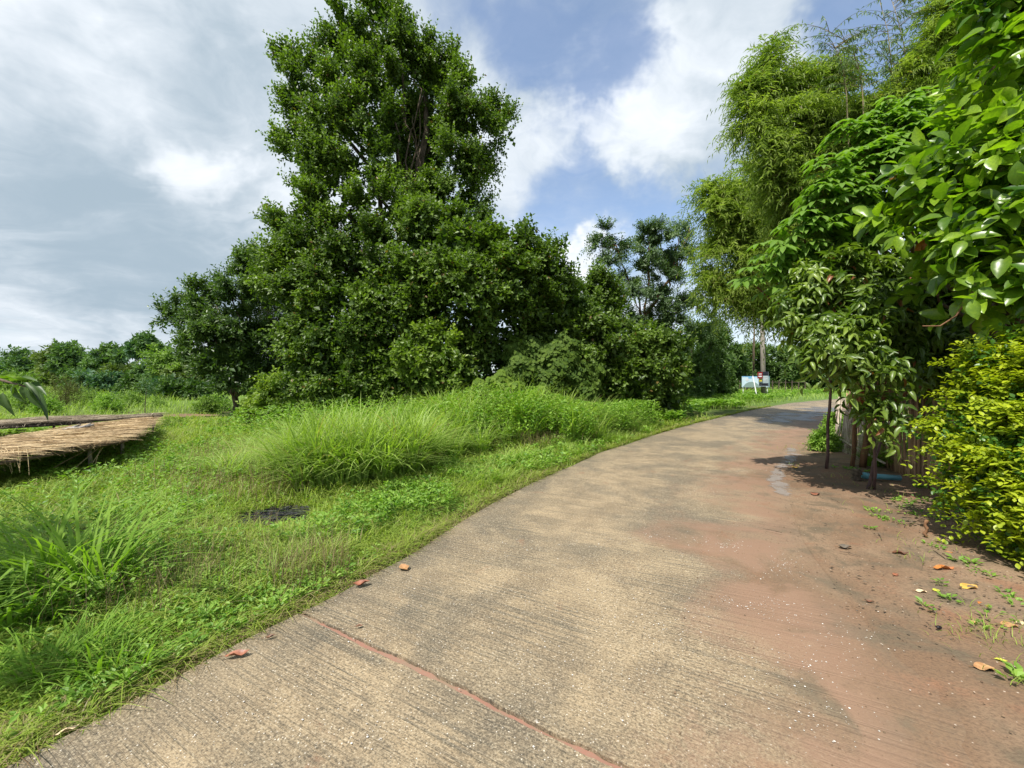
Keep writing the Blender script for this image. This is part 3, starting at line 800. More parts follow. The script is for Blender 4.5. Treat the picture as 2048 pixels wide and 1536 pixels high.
tree('hanging_shrub', 'pale yellow-green spray of larger leaves hanging before the dark hollow', 'shrub', (-2.4, 12.6), Bc, 'thicket_bright', 520, 9, 0.42, 0.15, 0.10, trunk=((-2.35, 12.5, 1.7), 0.04, 0.02), seed=8, rnd=0.8, clump=9)
Bl = [blob(*b) for b in [(560, 560, 40, 14.4), (590, 600, 48, 14.0), (640, 570, 50, 13.8), (700, 600, 52, 13.5), (600, 670, 48, 13.6), (660, 660, 55, 13.2), (720, 690, 50, 13.2), (620, 740, 48, 13.2), (690, 760, 52, 12.9), (640, 800, 40, 13.0), (720, 800, 40, 12.8)]]
tree('climber_tree', 'small-leaved tree in climbers at the left foot of the tallest tree', 'tree', (-5.9, 14.2), Bl, 'thicket', 4500, 11, 0.55, 0.135, 0.09, trunk=((-5.7, 14.2, 4.2), 0.15, 0.05), interior=420, seed=9, up=0.55, rnd=0.8, lumps=.34, clump=9)
Bb = [blob(*b) for b in [(520, 815, 34, 14.2), (560, 800, 40, 13.8), (600, 810, 40, 13.4), (650, 830, 34, 13.0), (545, 780, 26, 14.0), (585, 770, 26, 13.8)]]
tree('sunlit_bush', 'low yellow-green bush at the left end of the thicket', 'bush', (-7.6, 14.0), Bb, 'thicket_bright', 1500, 11, 0.42, 0.11, 0.08, trunk=((-7.5, 14.0, 0.9), 0.05, 0.02), interior=120, seed=10, rnd=0.9, clump=10)
Br1 = [blob(*b) for b in [(1130, 620, 46, 14.4), (1170, 650, 44, 14.6), (1110, 680, 46, 14.2), (1200, 700, 44, 14.6), (1150, 720, 44, 14.0), (1140, 580, 20, 14.8), (1070, 660, 36, 14.2)]]
tree('leafy_tree', 'low leafy tree just right of the broad bushy tree, with a bright rounded top', 'tree', (2.0, 15.0), Br1, 'thicket', 2400, 10, 0.5, 0.145, 0.095, trunk=((2.1, 15.0, 2.8), 0.11, 0.05), interior=260, seed=11, rnd=0.8, clump=12)
Br2 = [blob(*b) for b in [(1205, 575, 30, 16.0), (1195, 610, 30, 15.8), (1225, 600, 26, 16.2), (1215, 640, 34, 15.8), (1180, 585, 18, 16.0)]]
tree('upright_tree', 'small upright tree with a thin top poking above the thicket against the white cloud', 'tree', (3.6, 16.0), Br2, 'thicket', 900, 12, 0.55, 0.12, 0.08, trunk=((3.6, 16, 4.6), 0.07, 0.03), interior=60, seed=12, up=0.9, rnd=0.7, clump=9)
Br3 = [blob(*b) for b in [(1260, 700, 44, 15.6), (1310, 700, 40, 15.8), (1290, 750, 46, 15.4), (1335, 750, 34, 15.8), (1240, 760, 40, 15.0), (1330, 790, 36, 15.6), (1280, 800, 34, 15.2), (1355, 690, 20, 16.2), (1225, 730, 34, 15.0), (1215, 795, 30, 15.0)]]
tree('roadside_bush', 'large rounded bush at the right end of the thicket, dark hollow at its foot', 'bush', (5.2, 16.2), Br3, 'thicket', 3000, 10, 0.5, 0.15, 0.10, trunk=((5.2, 16.1, 1.5), 0.08, 0.04), interior=300, seed=13, rnd=0.9, clump=13)
# creeping vine mound with round leaves
vr = np.random.default_rng(5)
VB = [blob(1070, 720, 42, 13.2, .7), blob(1110, 735, 46, 13.0, .7), blob(1040, 750, 40, 12.8, .7), blob(1150, 765, 40, 13.2, .6), blob(1090, 775, 46, 12.8, .6), blob(1170, 790, 34, 13.2, .6), blob(1130, 700, 30, 13.4, .6), blob(1030, 712, 26, 13.2, .6), blob(1180, 745, 26, 13.6, .6),
      blob(965, 785, 26, 12.0, .5), blob(1000, 775, 30, 12.0, .5), blob(1030, 795, 34, 11.8, .5), blob(1075, 805, 34, 11.9, .5), blob(1120, 815, 28, 12.2, .5), blob(940, 800, 20, 12.0, .4)]
vroot = thing('creeper_mound', 'mound smothered in a creeper with overlapping round leaves', 'creeper', (0.6, 12.8, float(H(.6, 12.8))))
for nm, bl, mt, n in (('leaf_mat', VB[:9], 'vine', 9500), ('sunlit_leaf_mat', VB[9:], 'vine_painted_lit', 4200)):  # second mat has its sunlight painted in as a brighter leaf colour
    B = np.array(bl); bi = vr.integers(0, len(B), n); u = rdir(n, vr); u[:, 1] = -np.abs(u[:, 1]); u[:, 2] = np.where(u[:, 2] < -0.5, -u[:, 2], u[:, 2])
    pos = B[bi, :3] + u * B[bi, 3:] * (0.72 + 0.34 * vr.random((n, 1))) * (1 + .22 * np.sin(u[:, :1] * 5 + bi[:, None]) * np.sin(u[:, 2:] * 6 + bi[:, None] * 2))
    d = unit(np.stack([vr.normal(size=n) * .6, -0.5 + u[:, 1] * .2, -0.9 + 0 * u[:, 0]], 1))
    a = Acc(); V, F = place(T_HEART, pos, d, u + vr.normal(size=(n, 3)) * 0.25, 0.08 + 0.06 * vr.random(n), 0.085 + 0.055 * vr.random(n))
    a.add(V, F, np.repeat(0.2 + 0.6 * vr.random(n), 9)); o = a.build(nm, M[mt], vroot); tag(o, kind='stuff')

# ------------------------------------------------------------------ left of the thicket
Bk = [blob(*b) for b in [(325, 632, 18, 16.3), (350, 620, 20, 16.3), (372, 648, 16, 16.3), (400, 590, 28, 16.4), (432, 612, 36, 16.3), (400, 640, 26, 16.2), (480, 590, 34, 16.2), (505, 530, 30, 16.6), (535, 540, 28, 16.8), (520, 575, 32, 16.5), (460, 560, 20, 16.4),
                         (390, 690, 30, 16.0), (430, 680, 40, 16.0), (480, 670, 36, 16.3), (455, 740, 38, 15.8), (410, 740, 22, 15.9), (500, 740, 38, 16.2), (545, 760, 38, 16.6), (500, 640, 26, 16.5), (530, 680, 34, 16.8)]]
tree('dark_tree', 'dark green tree with a bare trunk and a limb reaching left, beside the thicket', 'tree', tuple(G(467, 832)), Bk, 'dark', 3300, 12, 0.5, 0.16, 0.075, trunk=((-11.0, 16.4, 3.6), 0.13, 0.07), nb=20, rb=0.08, interior=60,
     seed=14, up=0.4, rnd=0.8, clump=7, back=0.5)
Bg = [blob(*b) for b in [(535, 600, 34, 18.5), (560, 640, 40, 18.3), (520, 660, 34, 18.5), (570, 690, 44, 18.2), (540, 730, 40, 18.2), (590, 740, 40, 18.0), (560, 590, 28, 18.6), (500, 700, 34, 18.4)]]
tree('feathery_tree', 'thin feathery olive-brown tree between the dark tree and the thicket', 'tree', (-11.0, 18.8), Bg, 'feather', 3600, 14, 0.7, 0.07, 0.035, trunk=((-10.8, 18.8, 4.2), 0.10, 0.04), nb=8, rb=0.05, seed=15, up=0.0, rnd=0.5, droop=0.25, ang=70, phase=180)

def whorl_blobs(px, py_top, py_bot, wpx, Y, rng, n):
    out = []
    for i in range(n):
        t = (i + 0.5) / n
        w_ = wpx * (0.35 + 0.65 * math.sin(math.pi * min(1, 0.25 + t * 0.7)))
        for s in range(3):
            out.append(blob(px + (rng.random() - 0.5) * w_ * 1.1, py_top + (py_bot - py_top) * t + (rng.random() - .5) * 6, w_ * 0.36, Y + (rng.random() - .5) * 1.6, None, 1, 0.42))
    return out
bgr = np.random.default_rng(21)
far = [  # px, top, bottom, width, Y, material, label
    (8, 728, 800, 60, 52, 'bg_a', 'blue-green field tree cut by the left edge of the picture'),
    (48, 708, 800, 46, 50, 'bg_a', 'pointed field tree second from the left edge, above the hanging leaves'),
    (86, 716, 800, 50, 50, 'bg_a', 'low round field tree just left of the distant mast'),
    (112, 697, 800, 44, 46, 'bg_a', 'tall layered field tree whose top stands above the brown brush'),
    (137, 692, 800, 34, 45, 'bg_a', 'narrow layered field tree, the highest of the far left row'),
    (166, 716, 800, 50, 46, 'bg_a', 'field tree with a flat top, right of the highest one in the far left row'),
    (190, 720, 800, 36, 44, 'bg_a', 'dark slim field tree beside the gap of pale sky in the far left row'),
    (222, 698, 735, 44, 40, 'bg_a', 'round-crowned tree standing clear against the sky on a short stem'),
    (250, 738, 800, 66, 38, 'bg_b', 'wide low light-green tree below the round-crowned one'),
    (292, 677, 700, 15, 36, 'bg_a', 'spindly sapling with a small tuft high above the shrubs'),
    (272, 696, 707, 14, 36.5, 'bg_a', 'lower tuft-topped sapling leaning left beside the spindly one'),
    (318, 698, 715, 22, 38, 'bg_a', 'small tuft-topped sapling just above the bright green tree'),
    (345, 704, 800, 80, 33, 'bg_b', 'bright yellow-green tree left of the dark tree'),
    (392, 706, 800, 60, 32, 'bg_b', 'bright green tree partly behind the dark tree'),
    (300, 740, 805, 60, 34, 'bg_a', 'middling bush-like tree under the spindly sapling'),
    (205, 752, 806, 56, 33, 'bg_a', 'low green tree behind the brown brush, to its right'),
    (30, 750, 812, 60, 36, 'bg_b', 'low light-green tree behind the hanging leaves'),
    (160, 750, 806, 50, 35, 'bg_a', 'low green tree directly behind the brown brush'),
    (430, 715, 800, 60, 34, 'bg_a', 'green tree seen behind the dark tree trunk'),
    (355, 762, 815, 44, 27, 'bg_c', 'dark shrubby tree with pale twin stems beside the red earth patch'),
    (320, 768, 812, 36, 28, 'bg_c', 'dark glossy shrub left of the pale twin stems'),
    (400, 768, 815, 44, 27, 'bg_c', 'dark shrub right of the pale twin stems'),
    (268, 762, 806, 40, 29, 'bg_c', 'dark green bush behind the thin bare sapling')]
for j, (px, pt, pb, wd, Y, mt, lab) in enumerate(far):
    mt = {0: 'bg_d', 3: 'bg_e'}.get(j % 5, mt)
    nlay = max(3, int((pb - pt) / 11))
    bl = whorl_blobs(px, pt, pb, wd, Y, bgr, nlay)
    x = (px - 1024) / FP * Y
    zc = P(px, pb - 4, Y)[2]
    sh = len(bl) * 34
    lf = Y / FP * 6.5
    tree('field_tree', lab, 'tree', (x, Y), bl, mt, sh, 7, Y / FP * 13, lf, lf * 0.5, trunk=((x + 0.2, Y, P(px, pt + 8, Y)[2]), 0.0022 * Y, 0.0008 * Y), nb=4, rb=0.03, seed=100 + j, up=0.15, rnd=0.5,
         rf=(0.4, 1.0), back=0.5, lumps=0.3, clump=5, interior=60, bark='bark_pale', ang=45, group='trees across the field on the left')
# trees behind the thicket and beyond the lane
mids = [
    (1425, 648, 790, 56, 27, 'bg_c', 'dark leafy tree left of the tall one beside the hanging bamboo'),
    (1458, 640, 790, 56, 36, 'bg_c', 'tall dark tree filling the gap beside the hanging bamboo'),
    (1400, 645, 790, 70, 24, 'bg_c', 'dark bamboo-like tree behind the roadside bush, left of the billboard'),
    (1430, 670, 795, 50, 28, 'bg_c', 'dark drooping tree left of the billboard, nearest to it'),
    (1365, 690, 790, 50, 26, 'bg_a', 'grey-green tree filling the gap right of the thicket'),
    (1500, 684, 785, 60, 40, 'bg_c', 'round dark tree directly behind the billboard'),
    (1560, 686, 785, 66, 42, 'bg_c', 'round dark tree right of the utility pole'),
    (1612, 694, 786, 60, 40, 'bg_c', 'round dark tree where the lane bends out of sight'),
    (1655, 700, 790, 60, 42, 'bg_c', 'dark tree beyond the bend, seen past the nearest stake'),
    (1700, 690, 795, 60, 38, 'bg_c', 'dark tree behind the leaning bamboo panel')]
for j, (px, pt, pb, wd, Y, mt, lab) in enumerate(mids):
    bl = []
    for q in range(16):
        t = bgr.random()
        bl.append(blob(px + (bgr.random() - .5) * wd * (0.8 + 0.5 * t), pt + 14 + (pb - pt - 14) * t, wd * 0.22, Y + (bgr.random() - .5) * 3))
    x = (px - 1024) / FP * Y; lf = Y / FP * 6.5
    tree('orchard_tree', lab, 'tree', (x, Y + 1), bl, mt, 1100, 8, Y / FP * 12, lf, lf * 0.42, trunk=((x, Y + 1, P(px, pt + 40, Y)[2]), 0.16, 0.08), nb=6, rb=0.07, seed=200 + j, up=0.3, rnd=0.8,
         rf=(0.5, 1.05), back=0.4, group='trees beyond the bend of the lane', interior=90)
# distant wooded band so that no bare horizon shows
a = Acc(); dr = np.random.default_rng(31)
n = 12000
xx = dr.uniform(-150, 190, n); yy = 75 + 30 * dr.random(n) + 0.0 * xx; zz = dr.random(n) ** 0.8 * (4.6 + 1.4 * np.sin(xx * .21) + 0.9 * np.sin(xx * .63 + 1)) + 0.4
pos = np.stack([xx, yy, zz], 1)
V, F = place(T_RHOMB, pos, rdir(n, dr), np.array([0, -.4, .8]) + dr.normal(size=(n, 3)) * .5, 1.5, 0.9)
a.add(V, F, np.repeat(dr.random(n) * .8, 4)); tag(a.build('far_wood', M['bg_a']), 'pale green wood along the horizon beyond the field', 'wood', kind='stuff')

# ------------------------------------------------------------------ slender tree over the lane
Ba = [blob(*b) for b in [(1212, 468, 24, 20), (1198, 492, 16, 20), (1232, 492, 20, 20), (1222, 525, 22, 20.2), (1290, 470, 24, 20), (1312, 462, 18, 20), (1330, 490, 30, 20), (1300, 505, 26, 19.6), (1355, 465, 18, 20.4), (1380, 452, 14, 20.6), (1345, 520, 26, 20),
                         (1380, 500, 20, 20.4), (1285, 545, 28, 19.8), (1330, 560, 28, 20), (1265, 585, 24, 19.8), (1310, 600, 30, 20), (1350, 600, 24, 20.2), (1260, 640, 24, 20), (1300, 650, 30, 20), (1345, 650, 28, 20.2), (1395, 610, 24, 20.6), (1420, 640, 20, 21), (1240, 560, 16, 20), (1390, 670, 24, 21)]]
broot = tree('slender_tree', 'slender open-crowned tree leaning over the thicket near the lane', 'tree', (6.4, 20.5), Ba, 'acacia', 3000, 13, 0.62, 0.15, 0.060, trunk=((P(1288, 640, 20)), 0.16, 0.12), nb=0, seed=16, up=0.15, rnd=0.6,
             ang=65, phase=180, droop=0.2, rf=(0.3, 1.0), back=0.8, clump=5, bark='bark_brown')
a = Acc(); rg = np.random.default_rng(17)
p0 = P(1288, 640, 20)
for tgt, r_ in [((1341, 556), .11), ((1236, 500), .05), ((1300, 480), .06)]:
    limb(a, p0, P(*tgt, 20), r_, r_ * .55, 7, 6, 0.12, rg)
p1 = P(1341, 556, 20)
for tgt in [(1355, 470), (1380, 455), (1320, 480), (1380, 505), (1330, 600)]: limb(a, p1, P(*tgt, 20.1), .055, .015, 6, 5, 0.16, rg)
for tgt in [(1212, 468), (1200, 492)]: limb(a, P(1236, 500, 20), P(*tgt, 20), .035, .012, 6, 5, 0.16, rg)
for tgt in [(1265, 590), (1310, 605), (1350, 650), (1395, 615)]: limb(a, p0, P(*tgt, 20), .05, .012, 6, 5, 0.16, rg)
a.build('branches', M['bark_brown'], broot, True)

# ------------------------------------------------------------------ bamboo
def bamboo(label, base, blobs, ns, seed, mat='bamboo', nc=9, slen=0.8, back=0.6, group='bamboo clumps overhanging the lane', L=0.16, W=0.028, k=15):
    bz = float(H(*base)) - 0.05
    root = thing('bamboo_clump', label, 'bamboo', (base[0], base[1], bz), group)
    rg = np.random.default_rng(seed)
    for i in rg.permutation(len(blobs))[:nc]:
        b = np.array(blobs[i][:3]); s = np.array([base[0] + rg.normal() * .5, base[1] + rg.normal() * .4, bz])
        t = np.linspace(0, 1, 9)[:, None]
        mid = s + (b - s) * np.array([0.25, 0.25, 0.75])
        p = (1 - t) ** 2 * s + 2 * t * (1 - t) * mid + t * t * b
        a = Acc(); add_tube(a, p, np.linspace(0.038, 0.008, 9), 6); a.build('culm', M['culm'], root, True)
    a = Acc()
    f = foliage(blobs, ns, k, slen, seed=seed, up=0.55, out=0.8, rnd=0.8, droop=0.5, hang=0.18, ang=45, rf=(0.25, 1.05), back=back, lumps=0.35, phase=180, clump=9)
    leaves(a, T_BLADE, f, L, W)
    o, d, LL = f[4]
    a.build('foliage', M[mat], root)
    tw = Acc()
    sel = rg.permutation(len(o))[:600]
    x, y, z = frame(d[sel], np.tile([0.1, 0.2, 1.0], (len(sel), 1)))
    V = np.stack([o[sel] - x * .006, o[sel] + x * .006, o[sel] + d[sel] * LL[sel, None] - [0, 0, .2]], 1)
    tw.add(V.reshape(-1, 3), np.arange(len(sel) * 3).reshape(-1, 3)); tag(tw.build('twigs', M['culm'], root), kind='stuff')
    return root
Bm1 = [blob(*b) for b in [(1538, 112, 22, 11), (1545, 145, 28, 11), (1500, 172, 26, 11), (1490, 205, 26, 10.9), (1530, 190, 40, 11), (1590, 180, 36, 11), (1640, 158, 34, 11.2), (1650, 190, 38, 11.2), (1500, 245, 36, 10.8), (1550, 250, 50, 10.6), (1620, 250, 55, 10.8),
                          (1690, 240, 45, 11), (1540, 310, 40, 10.8), (1590, 330, 50, 10.8), (1660, 320, 60, 11), (1570, 390, 42, 10.8), (1620, 400, 55, 11), (1700, 380, 60, 11.2), (1590, 450, 45, 11), (1640, 480, 60, 11.2), (1620, 520, 44, 11.4), (1555, 360, 30, 10.8), (1740, 300, 60, 11.5)]]
bamboo('tallest leafy bamboo clump leaning over the lane with a ragged left edge', (11.6, 12.6), Bm1, 7000, 41, nc=10, slen=0.7)
Bm2 = [blob(*b) for b in [(1500, 345, 16, 15), (1425, 400, 28, 15), (1470, 400, 32, 15), (1510, 390, 30, 15), (1425, 440, 32, 15), (1480, 450, 42, 14.8), (1530, 440, 42, 15), (1445, 500, 34, 15), (1500, 510, 46, 14.8), (1550, 500, 46, 15), (1430, 560, 30, 15.2),
                          (1480, 575, 40, 15), (1535, 580, 50, 15), (1450, 595, 26, 15.2), (1500, 615, 28, 15), (1540, 620, 26, 15), (1580, 600, 34, 15.2), (1570, 560, 50, 15.2), (1610, 600, 40, 15.4)]]
bamboo('yellow-green bamboo clump hanging low over the lane before the utility pole', (15.6, 16.6), Bm2, 5200, 42, nc=10, slen=0.95, L=0.20, W=0.036)
Bm3 = [blob(*b) for b in [(1900, 60, 40, 9.5), (1860, 150, 40, 9.6), (1830, 200, 40, 9.6), (1880, 30, 36, 9.5), (1870, 100, 36, 9.5), (1960, 120, 50, 9.5), (1820, 150, 26, 9.6), (1780, 210, 30, 9.8), (1730, 225, 30, 9.8)]]
bamboo('bamboo clump with drooping leaves rising at the top right behind the broad-leaved tree', (10.4, 10.2), Bm3, 1500, 43, nc=6, slen=0.6, L=0.15, W=0.022)
# thin nearly bare culms with sparse leaves against the sky
rg = np.random.default_rng(44)
culms = [([(1725, 186), (1718, 140), (1706, 101), (1685, 78), (1650, 60)], 'sparse arching bamboo culm, leftmost of the thin ones against the sky'),
         ([(1693, 190), (1686, 140), (1676, 105), (1664, 88)], 'short thin bamboo culm just behind the leftmost arching one'),
         ([(1787, 176), (1783, 140), (1781, 110), (1775, 60), (1760, 5)], 'reddish thin bamboo culm in the middle of the sparse ones against the sky'),
         ([(1815, 150), (1808, 90), (1796, 40), (1780, -10)], 'thin bamboo culm leaning left and leaving the top of the picture'),
         ([(1884, 150), (1880, 90), (1874, 30), (1868, -20)], 'pale upright bamboo culm, rightmost of the thin ones against the sky')]
for ci, (pts, lab) in enumerate(culms):
    Y = 9.3 + 0.15 * ci
    base = P(pts[0][0] + 30, 700, Y); bz = float(H(base[0], Y))
    root = thing('bamboo_culm', lab, 'bamboo', (base[0], Y, bz), 'thin sparse bamboo culms against the sky')
    W3 = [np.array([base[0], Y, bz])] + [P(x, y, Y) for x, y in pts]
    a = Acc(); add_tube(a, W3, np.linspace(0.016, 0.005, len(W3)), 6); a.build('culm', M['culm'], root, True)
    br = Acc(); lf = Acc(); LP = []; LD = []
    for i in range(36):
        t = rg.random() * (len(W3) - 2) + 1; k = int(t); p = W3[k] + (W3[min(k + 1, len(W3) - 1)] - W3[k]) * (t - k)
        s = rg.choice([-1, 1]); ln = 0.35 + rg.random() * 0.9
        d = unit(np.array([s * (0.6 + rg.random() * .5), rg.normal() * .5, 0.45 + rg.random() * .5]))
        tt = np.linspace(0, 1, 6)[:, None]; q = p + d * ln * tt; q[:, 2] -= 0.45 * ln * tt[:, 0] ** 2
        add_tube(br, q, np.linspace(0.007, 0.002, 6), 4)
        for m_ in range(11):
            f_ = 0.25 + 0.75 * rg.random(); LP.append(p + d * ln * f_ - [0, 0, 0.45 * ln * f_ * f_]); LD.append(unit(np.array([s * .5 + rg.normal() * .3, rg.normal() * .4, -0.6 + rg.normal() * .35])))
    br.build('twigs', M['culm'], root)
    V, F = place(T_BLADE, np.array(LP), np.array(LD), np.array([0, 0, 1]) + rg.normal(size=(len(LP), 3)) * .4, 0.13, 0.020)
    lf.add(V, F, np.repeat(rg.random(len(LP)), 4)); lf.build('foliage', M['bamboo_pale'], root)

# ------------------------------------------------------------------ right-hand trees near the camera
# palmate-leaved tree
Bp = [blob(*b) for b in [(1845, 225, 36, 6.0), (1800, 235, 40, 6.0), (1755, 275, 45, 5.9), (1700, 285, 36, 5.9), (1810, 300, 60, 5.8), (1870, 290, 50, 6.0), (1740, 340, 55, 5.7), (1650, 350, 36, 5.6), (1640, 400, 36, 5.5), (1680, 400, 50, 5.6), (1790, 390, 60, 5.9),
                         (1600, 460, 34, 5.6), (1640, 470, 44, 5.6), (1700, 470, 50, 5.8), (1550, 510, 34, 5.7), (1500, 560, 24, 5.8), (1530, 555, 28, 5.8), (1590, 530, 36, 5.8), (1640, 540, 40, 5.9), (1590, 580, 26, 6.0), (1760, 450, 50, 6.1), (1860, 380, 60, 6.4)]]
Bp = [(b[0] * 1.1, b[1] * 1.1, CAMH + (b[2] - CAMH) * 1.1, b[3] * 1.1, b[4] * 1.1, b[5] * 1.1) for b in Bp]
pb = (6.9, 7.3); bz = float(H(*pb)) - .05
root = thing('palmate_tree', 'tree with hand-shaped leaves of six leaflets reaching over the lane', 'tree', (*pb, bz))
woody(root, np.array([*pb, bz]), np.array([6.2, 6.6, 3.6]), 0.10, 0.06, Bp, M['bark_brown'], 16, 0.035, np.random.default_rng(51))
f = foliage(Bp, 1250, 1, 0.25, seed=52, up=0.35, out=0.9, rnd=0.5, hang=0.25, ang=10, rf=(0.45, 1.0), back=0.35, lumps=0.2)
pos, d, nh, ti, ex = f
sidew = np.array([-0.55, -0.35, 0.0])
d = unit(d * [1, 1, .25] + sidew * 0.9 + [0, 0, -0.25]); nh = nh * [.5, .5, 1] + [-.15, -.15, .6]
leaf_parts(root, 'leaf', T_PALM, (pos, d, nh, ti, ex), 0.225, 0.225, M['palm'], 300, np.random.default_rng(53), 0.4)
# stalks of those leaves
a = Acc(); rg = np.random.default_rng(54)
x, y, z = frame(d, nh); st = pos - d * 0.3 + rg.normal(size=pos.shape) * .04 - [0, 0, .06]
V = np.stack([pos - x * .004, pos + x * .004, st + x * .004, st - x * .004], 1).reshape(-1, 3); a.add(V, np.arange(len(V)).reshape(-1, 4))
tag(a.build('leaf_stalks', M['culm'], root), kind='stuff')

# small-leaved tree propped by stakes
Bn = [blob(*b) for b in [(1605, 570, 26, 6.8), (1590, 640, 22, 6.6), (1585, 600, 20, 6.7), (1640, 555, 40, 6.6), (1690, 545, 44, 6.6), (1740, 560, 50, 6.8), (1800, 560, 50, 7.0), (1860, 600, 55, 7.0), (1600, 610, 26, 6.6), (1640, 620, 40, 6.4), (1700, 620, 44, 6.2), (1770, 640, 48, 6.4), (1620, 665, 30, 6.3), (1670, 680, 40, 6.0), (1730, 690, 42, 6.0),
                         (1640, 705, 24, 6.2), (1695, 720, 28, 6.0), (1745, 745, 34, 6.0), (1790, 710, 40, 6.4), (1850, 690, 50, 6.6), (1910, 660, 60, 6.8), (1770, 800, 24, 5.9), (1750, 840, 13, 5.8), (1800, 840, 12, 5.9), (1840, 760, 40, 6.6), (1700, 790, 18, 6.1), (1890, 740, 46, 6.6), (1940, 720, 50, 6.4)]]
Bn = [(b[0] * .86, b[1] * .86, CAMH + (b[2] - CAMH) * .86, b[3] * .86, b[4] * .86, b[5] * .86) for b in Bn]
nb_ = (6.3, 7.2); bz = float(H(*nb_)) - .05
root = thing('propped_tree', 'tree with narrow drooping leaves propped on stakes by the bamboo fence', 'tree', (*nb_, bz))
woody(root, np.array([*nb_, bz]), np.array([6.2, 6.9, 2.6]), 0.055, 0.04, Bn, M['bark_brown'], 18, 0.028, np.random.default_rng(61))
f = foliage(Bn, 1750, 8, 0.30, seed=62, up=0.15, out=0.9, rnd=0.8, droop=0.35, hang=0.45, ang=58, rf=(0.35, 1.05), back=0.35, lumps=0.35, clump=9)
leaf_parts(root, 'leaf', T_LONG, f, 0.135, 0.050, M['mango'], 300, np.random.default_rng(63), 0.5)
# low-hanging bunches of pale leaves / fruit
a = Acc(); rg = np.random.default_rng(64)
for (px, py, Y, r_) in [(1771, 834, 5.75, .032), (1738, 803, 5.85, .026), (1782, 802, 5.8, .024)]:
    c = P(px, py, Y); n_ = 12
    vs = []; m_ = 8
    for i in range(m_ + 1):
        th = math.pi * i / m_
        for k in range(n_):
            vs.append(c + np.array([r_ * math.sin(th) * math.cos(2 * math.pi * k / n_), r_ * math.sin(th) * math.sin(2 * math.pi * k / n_), 1.9 * r_ * math.cos(th) * (1.0 + .1 * math.cos(th))]))
    Fq = np.array([(i * n_ + k, i * n_ + (k + 1) % n_, (i + 1) * n_ + (k + 1) % n_, (i + 1) * n_ + k) for i in range(m_) for k in range(n_)])
    a = Acc(); a.add(np.array(vs), Fq, .5); add_tube(a, [c + [0, 0, 1.8 * r_], c + [0.005, 0, 1.8 * r_ + .12]], .003, 4); a.build('fruit', M['fruit'], root, True)
V, F = place(T_BIG, np.array([P(1722, 782, 5.9)]), np.array([[.05, 0, -1]]), np.array([[-.3, -1, 0.1]]), 0.24, 0.12)
mdry = leaf_mat('dry_brown_leaf', (0.16, 0.045, 0.02), (0.26, 0.085, 0.035), 0.5, 0.25, 0.4, tcol=(1.2, .8, .5))
tag(mk('dry_leaf', V, F, mdry, root, np.full(len(V), .5), True), 'large dried rust-brown leaf hanging from the tree')

# broad glossy-leaved tree at the top right
Bq = [blob(*b) for b in [(2000, 30, 60, 3.9), (1945, 40, 38, 4.0), (2060, 110, 80, 3.7), (1985, 130, 50, 3.9), (1920, 190, 36, 4.1), (2010, 220, 70, 3.8), (1930, 270, 55, 4.0), (1870, 300, 38, 4.2), (2060, 310, 80, 3.6), (1960, 350, 70, 3.8), (1870, 370, 50, 4.0), (1810, 370, 34, 4.2),
                         (1810, 430, 40, 4.2), (1890, 440, 60, 3.9), (1980, 450, 80, 3.6), (1830, 480, 40, 4.1), (1900, 510, 50, 3.8), (1980, 540, 70, 3.6), (2060, 450, 90, 3.5), (2050, 590, 60, 3.4), (1870, 570, 36, 4.1), (1960, 610, 50, 3.8), (2150, 250, 110, 3.6), (2160, 480, 110, 3.4), (2100, 40, 90, 3.9), (2090, 640, 60, 3.6),
                         (2200, 60, 120, 4.2), (2240, 330, 130, 4.2), (1950, 200, 50, 4.6), (2080, 300, 120, 4.8), (1960, 470, 90, 4.9)]]
Bq = [(b[0] * 1.14, b[1] * 1.14, CAMH + (b[2] - CAMH) * 1.14, b[3] * 1.14, b[4] * 1.14, b[5] * 1.14) for b in Bq]
qb = (6.7, 5.2); bz = -.05
root = thing('broadleaf_tree', 'tree with large glossy oval leaves filling the upper right corner', 'tree', (*qb, bz))
woody(root, np.array([*qb, bz]), np.array([6.2, 5.0, 4.4]), 0.13, 0.07, Bq, M['bark'], 20, 0.035, np.random.default_rng(71))
f = foliage(Bq, 1700, 6, 0.26, seed=72, up=0.45, out=0.8, rnd=0.8, droop=0.15, hang=0.08, ang=58, rf=(0.45, 1.05), back=0.4, lumps=0.35, clump=10)
pos, d, nh, ti, ex = f
rgq = np.random.default_rng(74)
young = (rgq.random(len(ex[0])) < 0.36).repeat(6)
ti = np.where(young, 0.66 + .28 * rgq.random(len(ti)), ti * 0.8)
ti = np.where(rgq.random(len(ti)) < .006, .99, ti)
leaf_parts(root, 'leaf', T_BIG, (pos, d, nh, ti, ex), 0.19, 0.095, M['big'], 300, np.random.default_rng(73), 0.8)
a = Acc(); add_tube(a, [P(1845, 652, 4.2), P(1880, 652, 4.15), P(1912, 632, 4.1), P(1935, 598, 4.05), P(1955, 572, 4.0)], [.006, .008, .009, .010, .010], 6)
a.build('dead_twig', M['bark_brown'], root, True)

